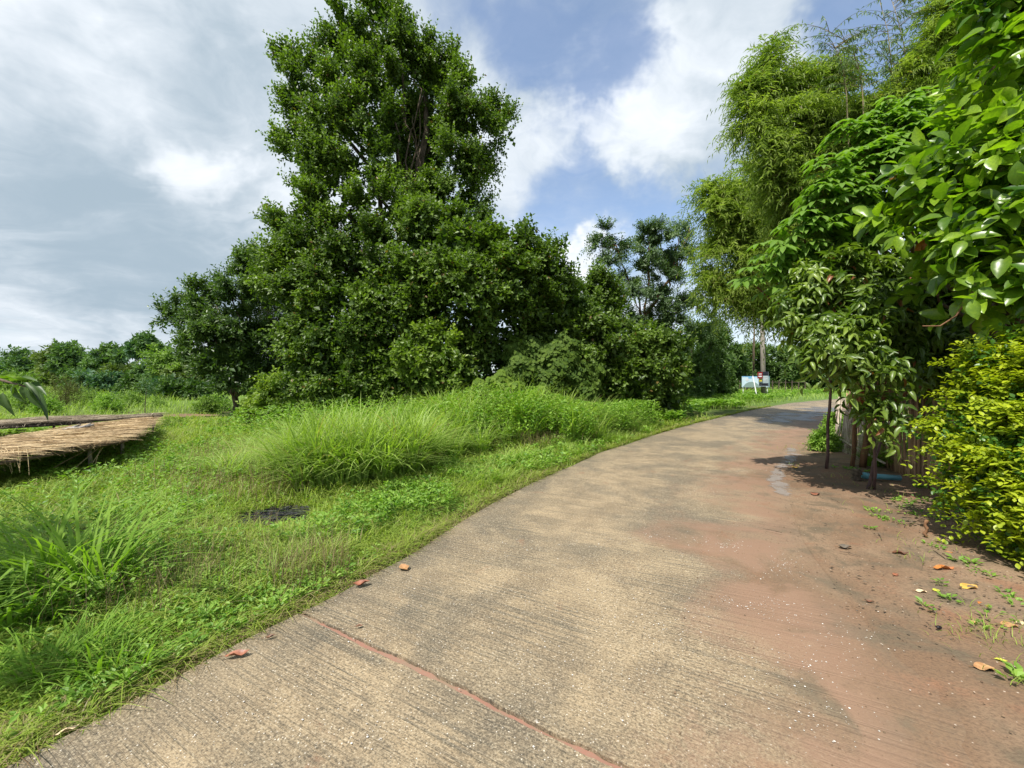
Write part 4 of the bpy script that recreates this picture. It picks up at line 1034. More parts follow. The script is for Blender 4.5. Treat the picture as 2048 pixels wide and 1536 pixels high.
# golden hedge in front of the fence
Bh = [blob(*b) for b in [(1990, 730, 60, 4.1), (1940, 770, 40, 4.2), (2050, 700, 60, 4.0), (1960, 800, 50, 4.1), (2040, 820, 80, 3.8), (1900, 850, 46, 4.3), (1870, 880, 34, 4.4), (1950, 880, 60, 4.0), (2040, 920, 80, 3.6), (1920, 930, 46, 4.1), (1900, 980, 36, 4.1), (1970, 980, 60, 3.8), (2060, 1030, 60, 3.4),
                         (1950, 1040, 36, 3.8), (2000, 1070, 46, 3.6), (1985, 1110, 24, 3.6), (2140, 780, 110, 3.7), (2150, 980, 110, 3.3), (2120, 1100, 60, 3.2), (1890, 820, 20, 4.3), (1920, 740, 18, 4.2), (2030, 1000, 50, 3.5)]]
Bh = [(b[0] * .96 + .05, b[1] * .96, CAMH + (b[2] - CAMH) * .96, b[3] * .88, b[4] * .85, b[5] * .9) for b in Bh]
hb = (5.0, 4.0)
root = thing('golden_hedge', 'yellow-green hedge shrub overhanging the bamboo fence at the right edge', 'hedge', (*hb, 0.0))
a = Acc(); rg = np.random.default_rng(81)
for i in range(9):
    b0 = np.array([hb[0] + rg.normal() * .28, hb[1] + rg.normal() * .35, 0]); limb(a, b0, np.array(Bh[i * 2][:3]), 0.018, 0.006, 6, 5, .2, rg)
a.build('stems', M['bark'], root, True)
f = foliage(Bh, 2900, 12, 0.24, seed=82, up=0.15, out=0.9, rnd=0.5, droop=0.25, hang=0.0, ang=60, rf=(0.62, 1.05), back=0.3, lumps=0.3, phase=180, clump=13)
pos, d, nh, ti, ex = f
d = unit(d * [1, 1, .6] + [0, 0, .12]); nh = nh * [.4, .4, 1] + [0, 0, .8]
ti = np.clip(ti * 1.25, 0, .94)
leaf_parts(root, 'leaf', T_HEDGE, (pos, d, nh, ti, ex), 0.050, 0.030, M['hedge'], 300, np.random.default_rng(83), 0.5)
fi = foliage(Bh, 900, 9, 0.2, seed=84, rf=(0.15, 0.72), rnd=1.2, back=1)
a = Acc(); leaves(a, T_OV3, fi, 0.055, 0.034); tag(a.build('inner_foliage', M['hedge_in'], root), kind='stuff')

# dark fill foliage behind the fence, added as shaded inside of the nearby crowns
Bi = [blob(*b) for b in [(1820, 700, 60, 8.0), (1880, 700, 70, 7.6), (1960, 700, 80, 7.0), (2050, 700, 90, 6.6), (1900, 620, 80, 7.6), (1800, 640, 60, 8.2), (2000, 600, 90, 6.8), (1840, 780, 50, 7.8), (1900, 780, 60, 7.2), (1980, 800, 70, 6.6), (1870, 540, 70, 8.0), (1950, 500, 80, 7.4), (2100, 500, 120, 6.6)]]
tree('crown_shade_fill', 'dark fill foliage behind the bamboo fence, added as the shaded inside of the crowns', 'tree', (8.6, 7.6), Bi, 'dark', 3400, 8, 0.35, 0.11, 0.06, T=T_OV3, trunk=((8.5, 7.5, 2.2), 0.12, 0.08), nb=10, rb=.05, interior=300, seed=91, rnd=.9)

# ------------------------------------------------------------------ overhanging tree at the left, mostly outside the picture
lb = (-5.3, 1.7)
root = thing('mango_branch_tree', 'tree beyond the left edge whose dark drooping leaves hang into the picture', 'tree', (*lb, -.05))
Bo = [(-4.9, 0.7, 3.3, .8, .7, .5), (-4.5, 0.2, 3.6, .8, .6, .5), (-5.6, 1.2, 3.7, 1.0, .9, .7), (-5.4, 0.0, 3.4, .9, .9, .6), (-4.8, -.4, 3.6, .8, .6, .6), (-5.9, 2.0, 3.3, .9, .8, .6)]
woody(root, np.array([*lb, -.05]), np.array([-5.0, 1.6, 3.2]), .11, .07, Bo, M['bark'], 6, .05, np.random.default_rng(95))
a = Acc(); leaves(a, T_LONG, foliage(Bo, 520, 8, .35, seed=96, hang=.6, up=.1, rf=(.3, 1), back=1), .17, .055); a.build('crown', M['dark'], root, True)
a = Acc(); br = [np.array([-4.95, 1.6, 2.9]), np.array([-4.0, 1.85, 2.35]), P(-40, 748, 2.15), P(20, 765, 2.1), P(60, 775, 2.1)]
add_tube(a, br, [.03, .02, .01, .006, .004], 6); a.build('branch', M['bark'], root, True)
hl = [((60, 775), (105, 832), 1), ((62, 772), (74, 832), 1), ((50, 770), (45, 800), .8), ((30, 768), (36, 812), .9), ((5, 785), (22, 832), 1), ((-20, 770), (2, 815), 1), ((45, 765), (88, 800), .9), ((20, 762), (52, 752), .8), ((0, 760), (40, 745), .7), ((40, 768), (12, 790), .8), ((55, 768), (95, 778), .9), ((-10, 765), (14, 745), .8), ((-30, 760), (-8, 800), 1), ((35, 762), (70, 748), .7)]
for i, (p0, p1, s_) in enumerate(hl):
    A = P(*p0, 2.1 + .06 * ((i % 3) - 1)); B_ = P(*p1, 2.1 + .06 * ((i % 3) - 1) - .03)
    dd = B_ - A; L_ = np.linalg.norm(dd)
    nh_ = np.array([[0.35 * (-1) ** i, -.35, 1.0]]) if abs(dd[2]) < .8 * L_ else np.array([[.5 * (-1) ** i, -1.0, .5]])
    V, F = place(T_LONG, np.array([A]), np.array([dd]), nh_, L_ * .9, .030)
    mk('leaf', V, F, M['dark'] if i not in (7, 8) else M['big'], root, np.full(len(V), .3 + .05 * (i % 5)), True)

# ================================================================== GRASS
def blades(n_levels, pos, az, hgt, width, lean, tint, acc, tiltz=0.0):
    n = len(pos); t = np.linspace(0, 1, n_levels + 1)
    dx = np.cos(az); dy = np.sin(az)
    off = hgt[:, None] * lean[:, None] * t[None] ** 1.8
    zz = hgt[:, None] * (t[None] - 0.42 * np.clip(lean, 0, 1.6)[:, None] * t[None] ** 2.4)
    cx_ = pos[:, 0:1] + dx[:, None] * off; cy_ = pos[:, 1:2] + dy[:, None] * off; cz_ = pos[:, 2:3] + zz
    wv = width[:, None] * np.clip(1.02 - t[None] ** 1.6, .04, 1) * 0.5
    # blade face turned partly towards random direction
    px_ = -dy[:, None] * wv; py_ = dx[:, None] * wv
    L = np.stack([cx_ - px_, cy_ - py_, cz_], -1); R = np.stack([cx_ + px_, cy_ + py_, cz_], -1)
    V = np.stack([L, R], 2).reshape(-1, 3)
    m = n_levels + 1
    b = (np.arange(n) * m * 2)[:, None] + (np.arange(n_levels) * 2)[None]
    F = np.stack([b, b + 1, b + 3, b + 2], -1).reshape(-1, 4)
    acc.add(V, F, np.repeat(tint, m * 2))
gr = np.random.default_rng(301)
def patch_noise(x, y, s, k):
    return 0.5 + 0.25 * (np.sin(x * s + 1.3 * k + 1.7 * np.sin(y * s * .7 + k)) + np.sin(y * s * 1.31 + 2.1 * k + 1.3 * np.sin(x * s * 1.13 + k)))
def scatter_ground(n, ymin, ymax, power=1.0, rng=gr, side='L', margin=0.0):
    """random ground points left of (or right of) the road inside the view, denser near the camera"""
    out = []
    tot = 0
    while tot < n:
        m = int(n * 1.3)
        t = rng.random(m)
        y = ymin * (ymax / ymin) ** t if power == 1.0 else (ymin ** power + t * (ymax ** power - ymin ** power)) ** (1 / power)
        x = rng.uniform(-1.36, 1.36, m) * y + rng.uniform(-.3, .3, m)
        p = np.stack([x, y], 1); u, s = road_us(p)
        k = (u < margin) if side == 'L' else (u > ROADW + 3.2) & (y > 9)
        if side == 'V': k = (u > ROADW - .2) & (u < ROADW + 2.2)
        out.append(np.column_stack([p[k], u[k]])); tot += int(k.sum())
        if tot == 0: break
    return np.concatenate(out)[:n]
def on_z(p): return np.column_stack([p[:, 0], p[:, 1], H(p[:, 0], p[:, 1])])
TABLE1 = np.array([(-7.25, 2.5), (-7.15, 7.3), (-8.0, 8.5), (-9.3, 10.2), (-10.75, 12.0), (-10.75, 10.2), (-10.2, 8.9), (-9.4, 7.2), (-9.3, 2.5)])
ASH = G(560, 1034)
def keep_grass(p):
    d = np.hypot((p[:, 0] - ASH[0]) / .42, (p[:, 1] - ASH[1] + .05) / .34) + .9 * (patch_noise(p[:, 0], p[:, 1], 9, 2) - .5)
    d2 = np.hypot((p[:, 0] - G(930, 905)[0]) / .75, (p[:, 1] - G(930, 905)[1]) / .45)
    return (d > 1) & ((d2 > 1) | (gr.random(len(p)) < .3))
# short turf
A1 = Acc()
p = scatter_ground(150000, 1.25, 16.0, -0.35); p = p[keep_grass(p)]
u = p[:, 2]; dist = p[:, 1]
pn = patch_noise(p[:, 0], p[:, 1], 1.3, 1); pn2 = patch_noise(p[:, 0], p[:, 1], 4.1, 3)
hg = (0.055 + 0.10 * gr.random(len(p)) ** 1.5) * (0.7 + .8 * pn) * np.clip(-u * 3 + .5, .5, 1) * (1 + .5 * np.clip(dist - 5, 0, 12) / 12)
wd = (0.0055 + 0.004 * gr.random(len(p))) * (1 + 0.16 * np.clip(dist - 2.5, 0, 20))
ti = np.clip(.15 + .5 * pn2 + .35 * (gr.random(len(p)) - .3), 0, .94)
ti = np.where(gr.random(len(p)) < .05 + .25 * (np.exp(-(u + .1) ** 2 / .05)), .98, ti)
blades(3, on_z(p), gr.random(len(p)) * 6.283, hg, wd, .5 + 1.1 * gr.random(len(p)), ti, A1)
# overhang over the concrete edge
s_ = gr.uniform(0, S[-1] * .55, 16000); s_ = s_[np.argsort(s_)]
clus = patch_noise(s_, s_ * 0, 3.7, 2) * patch_noise(s_, s_ * 0, 11, 4); kk = gr.random(len(s_)) < clus * 2.2
s_ = s_[kk]; q = road_pt(-.06 - .14 * gr.random(len(s_)), s_)
inw = (q[:, 1] > 1.0)
q = q[inw]; s_ = s_[inw]; n = len(q)
nor = np.stack([np.interp(s_, S, nor_[:, 0]), np.interp(s_, S, nor_[:, 1])], 1)
blades(4, on_z(q) + [0, 0, .01], np.arctan2(nor[:, 1], nor[:, 0]) + gr.normal(size=n) * 1.3, .06 + .15 * gr.random(n) ** 1.6, (.0055 + .003 * gr.random(n)) * (1 + .1 * np.clip(q[:, 1] - 2, 0, 9)), .9 + .9 * gr.random(n), np.where(gr.random(n) < .30, .98, .1 + .7 * gr.random(n)), A1)
tag(A1.build('grass', M['grass']), 'short bright green turf covering the ground left of the lane', 'grass', kind='stuff')
# medium grass
A2 = Acc()
p = scatter_ground(60000, 1.5, 17, -0.1, margin=-.45)
pn = patch_noise(p[:, 0], p[:, 1], .9, 7); p = p[(gr.random(len(p)) < pn ** 2 * 1.5) & keep_grass(p)]; n = len(p)
blades(4, on_z(p), gr.random(n) * 6.283, .10 + .26 * gr.random(n) * np.clip(p[:, 1] / 5, .45, 1), (.007 + .005 * gr.random(n)) * (1 + .10 * np.clip(p[:, 1] - 3, 0, 20)), .7 + .9 * gr.random(n), np.where(gr.random(n) < .05, .98, .2 + .6 * gr.random(n)), A2)
tag(A2.build('long_grass', M['grass']), 'knee-low arching grass scattered through the turf', 'grass', kind='stuff')
# tufts for tall grass
def tufts(acc, centers, per, hgt, width, spread, lean=(.5, 1.3), rng=gr, levels=5, tshift=0.0, brown=.03):
    c = np.repeat(centers, per, axis=0); n = len(c)
    az = rng.random(n) * 6.283
    rr = spread * np.sqrt(rng.random(n))
    q = np.column_stack([c[:, 0] + np.cos(az) * rr, c[:, 1] + np.sin(az) * rr])
    h = np.repeat(hgt * (0.45 + .85 * rng.random(len(centers))), per) * (0.45 + .55 * rng.random(n))
    ti = np.clip(.15 + tshift + .35 * np.repeat(rng.random(len(centers)), per) + .4 * rng.random(n), 0, .94)
    ti = np.where(rng.random(n) < brown, .99, ti)
    blades(levels, on_z(q), az + rng.normal(size=n) * .5, h, width * (.6 + .7 * rng.random(n)), lean[0] + (lean[1] - lean[0]) * rng.random(n) ** 1.2, ti, acc)
def in_poly_cloud(n, blobs2d, rng=gr):
    B = np.array(blobs2d); bi = rng.integers(0, len(B), n); a = rng.random(n) * 6.283; r = np.sqrt(rng.random(n))
    return np.column_stack([B[bi, 0] + np.cos(a) * r * B[bi, 2], B[bi, 1] + np.sin(a) * r * B[bi, 3]])
AG = Acc()
c1 = in_poly_cloud(120, [(-2.7, 6.5, .9, .7), (-2.0, 6.4, .55, .6), (-3.3, 6.7, .7, .7), (-2.6, 5.9, .6, .4), (-1.8, 6.9, .5, .5)])
tufts(AG, c1[:105], 60, 1.2, .026, .12, (.25, 1.45), brown=.05)
tag(AG.build('guinea_grass', M['grass_tall']), 'big sunlit mound of arching tall grass in the middle of the verge', 'grass', kind='stuff')
AG = Acc()
c2 = in_poly_cloud(260, [(-1.0, 9.9, 1.3, 1.0), (.5, 10.2, 1.3, .9), (1.6, 10.9, 1.0, .8), (-2.2, 9.6, 1.2, 1.0), (2.6, 12.4, .9, .8), (-.2, 11.2, 2, .8), (-2.6, 11.2, 1.6, .8), (-1.6, 8.6, 1.0, .7)])
tufts(AG, c2, 42, 1.25, .028, .2, (.4, 1.3), tshift=-.05)
c3 = in_poly_cloud(330, [(-4.2, 9.4, 1.4, 1.2), (-3.4, 11.4, 1.5, 1.0), (-5.4, 11.4, 1.4, 1.2), (-3.6, 8.0, 1.0, .8), (-6.6, 13.0, 1.6, 1.1), (-4.6, 12.4, 1.6, .8), (-4.4, 7.2, .8, .8), (-5.0, 8.6, 1.0, 1.2)])
tufts(AG, c3, 38, .62, .021, .22, (.5, 1.3), brown=.10)
c4 = in_poly_cloud(120, [(3.6, 12.6, .8, .7), (4.3, 14.0, .8, .8), (2.4, 10.6, .5, .6), (1.2, 9.0, .5, .5), (.2, 7.6, .5, .5), (-.6, 6.4, .5, .6)])
tufts(AG, c4, 34, .40, .015, .2, (.5, 1.4))
c5 = in_poly_cloud(260, [(-3.4, 4.6, 1.4, .9), (-5.0, 5.6, 1.3, 1.2), (-1.7, 4.4, .7, .7), (-2.4, 3.4, .8, .5), (-6.2, 8.0, 1.4, 1.6), (-4.6, 3.8, 1.0, .7), (-1.2, 5.2, .5, .6)]); c5 = c5[keep_grass(c5) & (np.hypot(c5[:, 0] - ASH[0], c5[:, 1] - ASH[1] + .25) > .85)]
tufts(AG, c5, 26, .30, .010, .16, (.5, 1.6), brown=.08)
tag(AG.build('tall_grass', M['grass_tall']), 'bank of tall green grass in front of the thicket', 'grass', kind='stuff')
# lemongrass-like clump at the left edge and one before it
AG = Acc(); c = np.array([(-3.75, 2.75), (-3.45, 2.95), (-3.95, 3.05), (-3.15, 2.5), (-3.6, 2.45), (-4.1, 2.7), (-3.0, 2.85)])
tufts(AG, c, 95, .92, .026, .16, (.5, 1.5))
tag(AG.build('grass_clump', M['grass_dark']), 'dark arching clump of long-bladed grass at the left edge in shade', 'grass clump')
AG = Acc(); c = in_poly_cloud(26, [(-2.75, 2.25, .55, .35), (-3.1, 2.0, .5, .3), (-2.3, 2.1, .3, .2)])
tufts(AG, c, 45, .30, .012, .12, (.5, 1.4))
tag(AG.build('verge_grass', M['grass_dark']), 'shaded dark green grass at the lower left corner beside the concrete', 'grass', kind='stuff')
# broadleaf weeds
def weeds(acc, c, rng, size=.05, k=7, hgt=.10):
    n = len(c); z = H(c[:, 0], c[:, 1])
    a = rng.random((n, k)) * 6.283; hh = hgt * (.3 + .8 * rng.random((n, k)))
    pos = np.stack([c[:, 0:1] + np.cos(a) * .02, c[:, 1:2] + np.sin(a) * .02, z[:, None] + hh], -1).reshape(-1, 3)
    d = np.stack([np.cos(a), np.sin(a), .25 + .5 * rng.random((n, k))], -1).reshape(-1, 3)
    sc = np.repeat(size * (.6 + .8 * rng.random(n)), k)
    V, F = place(T_RHOMB, pos, d, np.tile([0, 0, 1.0], (n * k, 1)) + rng.normal(size=(n * k, 3)) * .25, sc, sc * .55)
    acc.add(V, F, np.repeat(np.repeat(rng.random(n) * .9, k), 4))
AW = Acc()
p = scatter_ground(13000, 1.6, 15, -0.2, margin=-.1); pn = patch_noise(p[:, 0], p[:, 1], 2.1, 9); p = p[(gr.random(len(p)) < pn ** 1.5) & keep_grass(p)]
weeds(AW, p[p[:, 1] < 6], gr, .036, 6, .09); weeds(AW, p[p[:, 1] >= 6], gr, .075, 6, .18)
cc = np.vstack([in_poly_cloud(900, [(G(1430, 815)[0], G(1430, 815)[1], 1.5, 1.0), (G(1500, 802)[0] - .5, G(1500, 802)[1], 2.0, 1.5), (5.6, 15.6, 1, 1.2), (7.4, 18.5, 1.4, 2)]), in_poly_cloud(1500, [(11, 25, 3.5, 3), (16, 29, 4, 3), (9, 21.5, 2, 2), (22, 34, 5, 3)])])
uc, sc_ = road_us(cc); cc = cc[uc < -.25]
weeds(AW, cc, gr, .15, 9, .34)
cb = in_poly_cloud(2900, [(-1.0, 9.6, 1.8, 1.0), (.9, 10.0, 1.2, .9), (-3.0, 9.8, 1.6, 1.2), (-3.6, 12.2, 2, 1), (2.6, 11.8, 1.0, 1.0), (3.9, 13.6, 1.0, 1.2), (-5.4, 10.6, 1.8, 1.6), (1.4, 12.0, 1.2, .8), (-.6, 12.0, 1.4, .8)])
ub, sb = road_us(cb); cb = cb[ub < -.5]
weeds(AW, cb, gr, .085, 9, .80)
cb = in_poly_cloud(1500, [(-5.0, 5.6, 1.6, 1.6), (-3.6, 4.0, 1.4, .8), (-6.0, 7.8, 1.4, 1.6), (-2.0, 4.3, .8, .6), (-1.2, 5.0, .5, .6), (-3.2, 2.9, .7, .5)]); cb = cb[keep_grass(cb) & (np.hypot(cb[:, 0] - ASH[0], cb[:, 1] - ASH[1] + .2) > .75)]
ub, sb = road_us(cb); cb = cb[ub < -.2]
weeds(AW, cb, gr, .05, 8, .22)
tag(AW.build('weeds', M['weed']), 'small broad-leaved weeds and creepers among the grass left of the lane', 'weeds', kind='stuff')
# seed-head wisps
AD = Acc()
c = np.vstack([in_poly_cloud(2600, [(-4.9, 6.6, 1.2, 1.2), (-4.3, 7.6, 1.0, .9), (-5.6, 8.4, 1.2, 1.2), (-3.6, 5.6, .9, .7)]), in_poly_cloud(260, [(.6, 9.2, .5, .35)]), in_poly_cloud(1100, [(-2.1, 3.1, .7, .35), (-1.6, 3.2, .3, .3), (-2.7, 2.7, .5, .3), (-2.9, 3.7, .8, .5)])])
n = len(c); far_ = c[:, 1] > 5
blades(4, on_z(c), gr.random(n) * 6.283, .25 + .25 * gr.random(n), np.where(far_, .0055, .0028), .1 + .5 * gr.random(n), .2 + .6 * gr.random(n), AD)
c = np.vstack([in_poly_cloud(900, [(G(930, 905)[0], G(930, 905)[1], .9, .5), (G(880, 900)[0], G(880, 900)[1] + .3, .4, .4)])]); n = len(c)
blades(3, on_z(c), gr.random(n) * 6.283, .08 + .2 * gr.random(n), .006 + 0 * c[:, 0], .9 + 1.2 * gr.random(n), gr.random(n), AD)
s_ = gr.uniform(0, JL + 5, 3500); q = road_pt(-.03 - .25 * gr.random(len(s_)) ** 1.5, s_); q = q[q[:, 1] > 1]; n = len(q)
blades(3, on_z(q), gr.random(n) * 6.283, .04 + .10 * gr.random(n), .0045 + 0 * q[:, 0], 1.2 + 1.5 * gr.random(n), gr.random(n), AD)
tag(AD.build('dry_grass', M['dry']), 'brown seed stalks and dead blades among the green grass', 'grass', kind='stuff')
# field beyond
AF = Acc()
p = scatter_ground(42000, 11, 60, 0.6, margin=-.6); p = p[(p[:, 0] < -4 - .35 * (p[:, 1] - 12)) | (p[:, 1] > 19)]; n = len(p)
blades(3, on_z(p), gr.random(n) * 6.283, (.25 + .5 * gr.random(n)) * np.clip(p[:, 1] / 25, .5, 1.5) * (.5 + patch_noise(p[:, 0], p[:, 1], .35, 2)), .0011 * p[:, 1] * (.7 + .6 * gr.random(n)), .3 + gr.random(n), np.clip(.2 + .6 * gr.random(n), 0, 1), AF)
p = scatter_ground(5000, 16, 60, 0.8, side='R'); n = len(p)
blades(3, on_z(p), gr.random(n) * 6.283, .3 + .5 * gr.random(n), .0011 * p[:, 1], .3 + gr.random(n), .2 + .6 * gr.random(n), AF)
tag(AF.build('field_grass', M['grass_tall']), 'pale green grass of the field behind the drying racks', 'grass', kind='stuff')
# brown brush and small shrubs of the field
def shrub(label, px, py, r, Y, mat, ns, seed, sl=.08, sw=.04, cat='shrub', name='shrub', sy=1.0, k=9):
    bl = [blob(px + dx * r, py + dy * r * sy, r * .62, Y, None, 1, sy) for dx, dy in [(0, -.35), (-.45, .2), (.45, .2), (0, .3)]]
    x = (px - 1024) / FP * Y
    return tree(name, label, cat, (x, Y), bl, mat, ns, k, r / FP * Y * .5, sl, sw, trunk=((x, Y, P(px, py, Y)[2]), .03, .012), nb=4, rb=.015, seed=seed, rnd=1.0, rf=(.3, 1.05), back=.7)
shrub('brown twiggy brush behind the hanging leaves', 132, 785, 34, 20, 'brush', 520, 401, .07, .02)
shrub('small brownish brush low beside the red earth patch', 365, 823, 16, 24, 'brush', 160, 402, .09, .03)
shrub('yellowish shrub behind the far corner of the drying racks', 318, 815, 22, 21, 'bg_b', 260, 403, .10, .035)
shrub('bright green shrub right of the brown brush', 178, 800, 26, 22, 'bg_b', 260, 404, .10, .04)
shrub('green shrub in front of the dark bushes on the far left', 235, 806, 24, 24, 'bg_a', 240, 405, .10, .04)
shrub('leafy green shrub beyond the dark tree trunk', 440, 812, 24, 19, 'weed', 260, 406, .09, .04)
shrub('pale green shrub at the foot of the hanging leaves', 30, 812, 30, 22, 'bg_b', 300, 407, .10, .04)
for q_, (px_, py_, r_, Y_, lab_) in enumerate([(60, 800, 30, 19, 'green scrub between the hanging leaves and the brown brush'), (215, 815, 26, 18, 'low green scrub above the middle of the far rack'), (262, 806, 26, 21, 'pale green scrub above the right half of the far rack'),
        (95, 818, 26, 17, 'low scrub just above the far rack below the brown brush'), (415, 815, 22, 17.5, 'small bright shrub left of the dark tree trunk'), (500, 822, 22, 16.5, 'low shrub right of the dark tree trunk')]):
    shrub(lab_, px_, py_, r_, Y_, ('bg_b', 'weed')[q_ % 2], 300, 430 + q_, .10, .045)
# thin bare sapling
b = G(289, 828); root = thing('sapling', 'thin bare sapling standing in the field before the dark bushes', 'sapling', (b[0] * .78, b[1] * .78, float(H(b[0] * .78, b[1] * .78))))
a = Acc(); Ys = b[1] * .78; limb(a, [b[0] * .78, Ys, float(H(b[0] * .78, Ys))], P(292, 772, Ys), .016, .008, 6, 6, .05); a.build('trunk', M['bark'], root)
a = Acc(); leaves(a, T_RHOMB, foliage([blob(292, 775, 12, Ys)], 40, 8, .3, seed=3), .09, .04); a.build('crown', M['bg_a'], root)
# red earth patch in the field
pp = np.array([G(x, y) for x, y in [(345, 832), (400, 829), (392, 835), (350, 837)]]); c0 = pp.mean(0)
th = np.linspace(0, 6.283, 25)[:-1]; rx, ry = 1.5, .5
pts = np.column_stack([c0[0] + np.cos(th) * rx * (1 + .2 * np.sin(3 * th)), c0[1] + np.sin(th) * ry * (1 + .2 * np.cos(4 * th))])
V = np.vstack([np.column_stack([pts, H(pts[:, 0], pts[:, 1]) + .05]), [[*c0, float(H(*c0)) + .12]]])
i = np.arange(24); tag(mk('earth_patch', V, np.stack([i, (i + 1) % 24, np.full(24, 24)], 1), M['soil']), kind='structure')

# ------------------------------------------------------------------ right verge plants
shrub('low green leafy plant on the verge left of the leaning bamboo panel', 1648, 882, 26, 8.9, 'weed', 420, 411, .075, .03, 'plant', 'verge_plant')
shrub('small green plant behind the first stake, in the shade by the panel', 1672, 845, 22, 10.2, 'weed', 260, 412, .075, .03, 'plant', 'verge_plant')
AG = Acc(); b = G(1785, 965); c = np.array([(6.75, 6.9), (6.95, 7.2), (6.6, 7.3), (6.9, 6.6), (7.1, 7.5)])
tufts(AG, c, 130, 1.25, .014, .14, (.7, 1.5)); tag(AG.build('lemongrass', M['grass_dark']), 'clump of long dark grass drooping over the fence behind the stakes', 'grass clump')
rg = np.random.default_rng(421)
AV = Acc()
for (px, py, n, sp) in [(1965, 1290, 30, .10), (2010, 1310, 46, .14), (2040, 1290, 50, .16), (1950, 1250, 16, .1), (2035, 1390, 14, .06), (1826, 1132, 14, .06), (1600, 905, 90, .35), (1590, 935, 20, .1), (1780, 1030, 40, .22), (1760, 985, 60, .25), (1860, 1100, 40, .22), (1700, 960, 40, .2)]:
    c0 = G(px, py); c = c0 + rg.normal(size=(n, 2)) * sp; q = np.column_stack([c, h0(c[:, 1]) + RZ + .02])
    blades(3, q, rg.random(n) * 6.283, .03 + .07 * rg.random(n), .004 + 0 * c[:, 0], .6 + rg.random(n), .2 + .6 * rg.random(n), AV)
tag(AV.build('verge_grass', M['grass']), 'thin tufts of short grass on the bare earth along the fence', 'grass', kind='stuff')
AV = Acc()
for (px, py, n, sp, sz) in [(1905, 1215, 3, .02, .04), (1930, 1135, 3, .03, .05), (1875, 1105, 4, .03, .04), (1880, 1180, 3, .03, .03), (1855, 1230, 2, .02, .04), (1990, 1250, 3, .04, .035), (1980, 1275, 3, .04, .03), (1740, 1030, 6, .05, .04), (1755, 1045, 5, .05, .04), (1780, 1050, 4, .05, .035), (1960, 1160, 3, .04, .03),
                            (1735, 1065, 3, .03, .03), (2000, 1170, 3, .06, .03), (1700, 945, 10, .12, .05), (1830, 1040, 12, .12, .035), (1800, 1010, 12, .15, .04), (1860, 1010, 10, .12, .045), (2030, 1210, 5, .08, .035), (2035, 1375, 3, .03, .05), (1850, 985, 5, .04, .06)]:
    c0 = G(px, py); c = c0 + rg.normal(size=(n, 2)) * sp
    weeds(AV, c, rg, sz, 6, .035)
V = AV.V
AV.V = [v + np.array([0, 0, RZ + .005]) for v in V]
tag(AV.build('seedlings', M['weed']), 'little green seedlings sprouting on the brown earth of the right verge', 'weeds', kind='stuff')

# ================================================================== BUILT THINGS
# bamboo fence
def on_fence(t):
    cu = np.concatenate([[0], np.cumsum(np.linalg.norm(np.diff(FL, axis=0), axis=1))])
    return np.array([np.interp(t, cu, FL[:, 0]), np.interp(t, cu, FL[:, 1])]), cu[-1]
rg = np.random.default_rng(501)
base = FL[3]
froot = thing('bamboo_fence', 'upright bamboo picket fence along the right verge behind the hedge', 'fence', (base[0], base[1], 0.0))
tot = on_fence(0)[1]; t = 0.0
tmax = tot - 3.1
fo = np.array([*base, 0.0])
while t < tmax:
    p, _ = on_fence(t)
    z0 = float(h0(p[1])) + RZ; hh = 1.30 + rg.random() * .16; r = .011 + .006 * rg.random()
    lx, ly = rg.normal() * .02, rg.normal() * .02
    pts = [np.array([p[0] + lx * k / 4, p[1] + ly * k / 4, z0 - .05 + hh * k / 4]) for k in range(5)]
    rr = np.array([1, .96, 1.0, .94, .9]) * r
    a = Acc(); add_tube(a, pts, rr, 6, tint=rg.random())
    a.build('picket', M['picket'], froot, True)
    t += .052 + rg.random() * .05
for zr, off in ((.30, -.03), (1.02, .03)):
    tt = np.linspace(0.1, tmax - .1, 14); pts = []
    for q in tt:
        p, _ = on_fence(q); p2, _ = on_fence(q + .05); d = unit(p2 - p); nr = np.array([-d[1], d[0]])
        pts.append([p[0] + nr[0] * abs(off) * (1 if off < 0 else -1) * -1, p[1] + nr[1] * off, float(h0(p[1])) + zr + .02 * math.sin(q * 3)])
    a = Acc(); add_tube(a, pts, .017, 7, .8); a.build('rail', M['picket'], froot, True)
for q in (2.6, 5.0, 7.4):
    p, _ = on_fence(min(q, tmax)); a = Acc(); add_tube(a, [[p[0] + .05, p[1] + .03, -.05], [p[0] + .05, p[1] + .03, 1.35]], .035, 8); a.build('post', M['bark'], froot, True)

# leaning bamboo panel
pc = [P(1690, 906, 9.0), P(1722, 925, 8.2), P(1736, 800, 8.6), P(1712, 782, 9.4)]
A0 = np.array([*G(1668, 898), 0]); A1_ = np.array([*G(1722, 928), 0]); A0[2] = float(h0(A0[1])) + RZ; A1_[2] = float(h0(A1_[1])) + RZ
lean = np.array([0.34, 0.28, 1.12])
proot = thing('fence_section', 'weathered grey bamboo panel leaning beyond the stakes', 'fence panel', tuple(A0))
for i in range(17):
    f_ = i / 16; b0 = A0 + (A1_ - A0) * f_; l2 = lean * (1 + .05 * rg.normal()) + np.array([.02 * rg.normal(), 0, 0])
    a = Acc(); add_tube(a, [b0, b0 + l2 * .5, b0 + l2], [.015, .014, .013], 6, rg.random()); a.build('slat', M['slat'], proot, True)
for f_, ex in ((.22, .12), (.78, .10)):
    a = Acc(); d = A1_ - A0; add_tube(a, [A0 + lean * f_ - d * ex + [-.03, -.03, .02], A1_ + lean * f_ + d * (ex * 5) + [-.03, -.03, -.06]], .020, 7, .6); a.build('rail', M['slat'], proot, True)
a = Acc(); add_tube(a, [A0 + lean * .62 + [-.12, -.1, 0], A0 + lean * 1.06 + [.04, 0, .02]], .016, 6, .9); a.build('brace', M['slat'], proot, True)

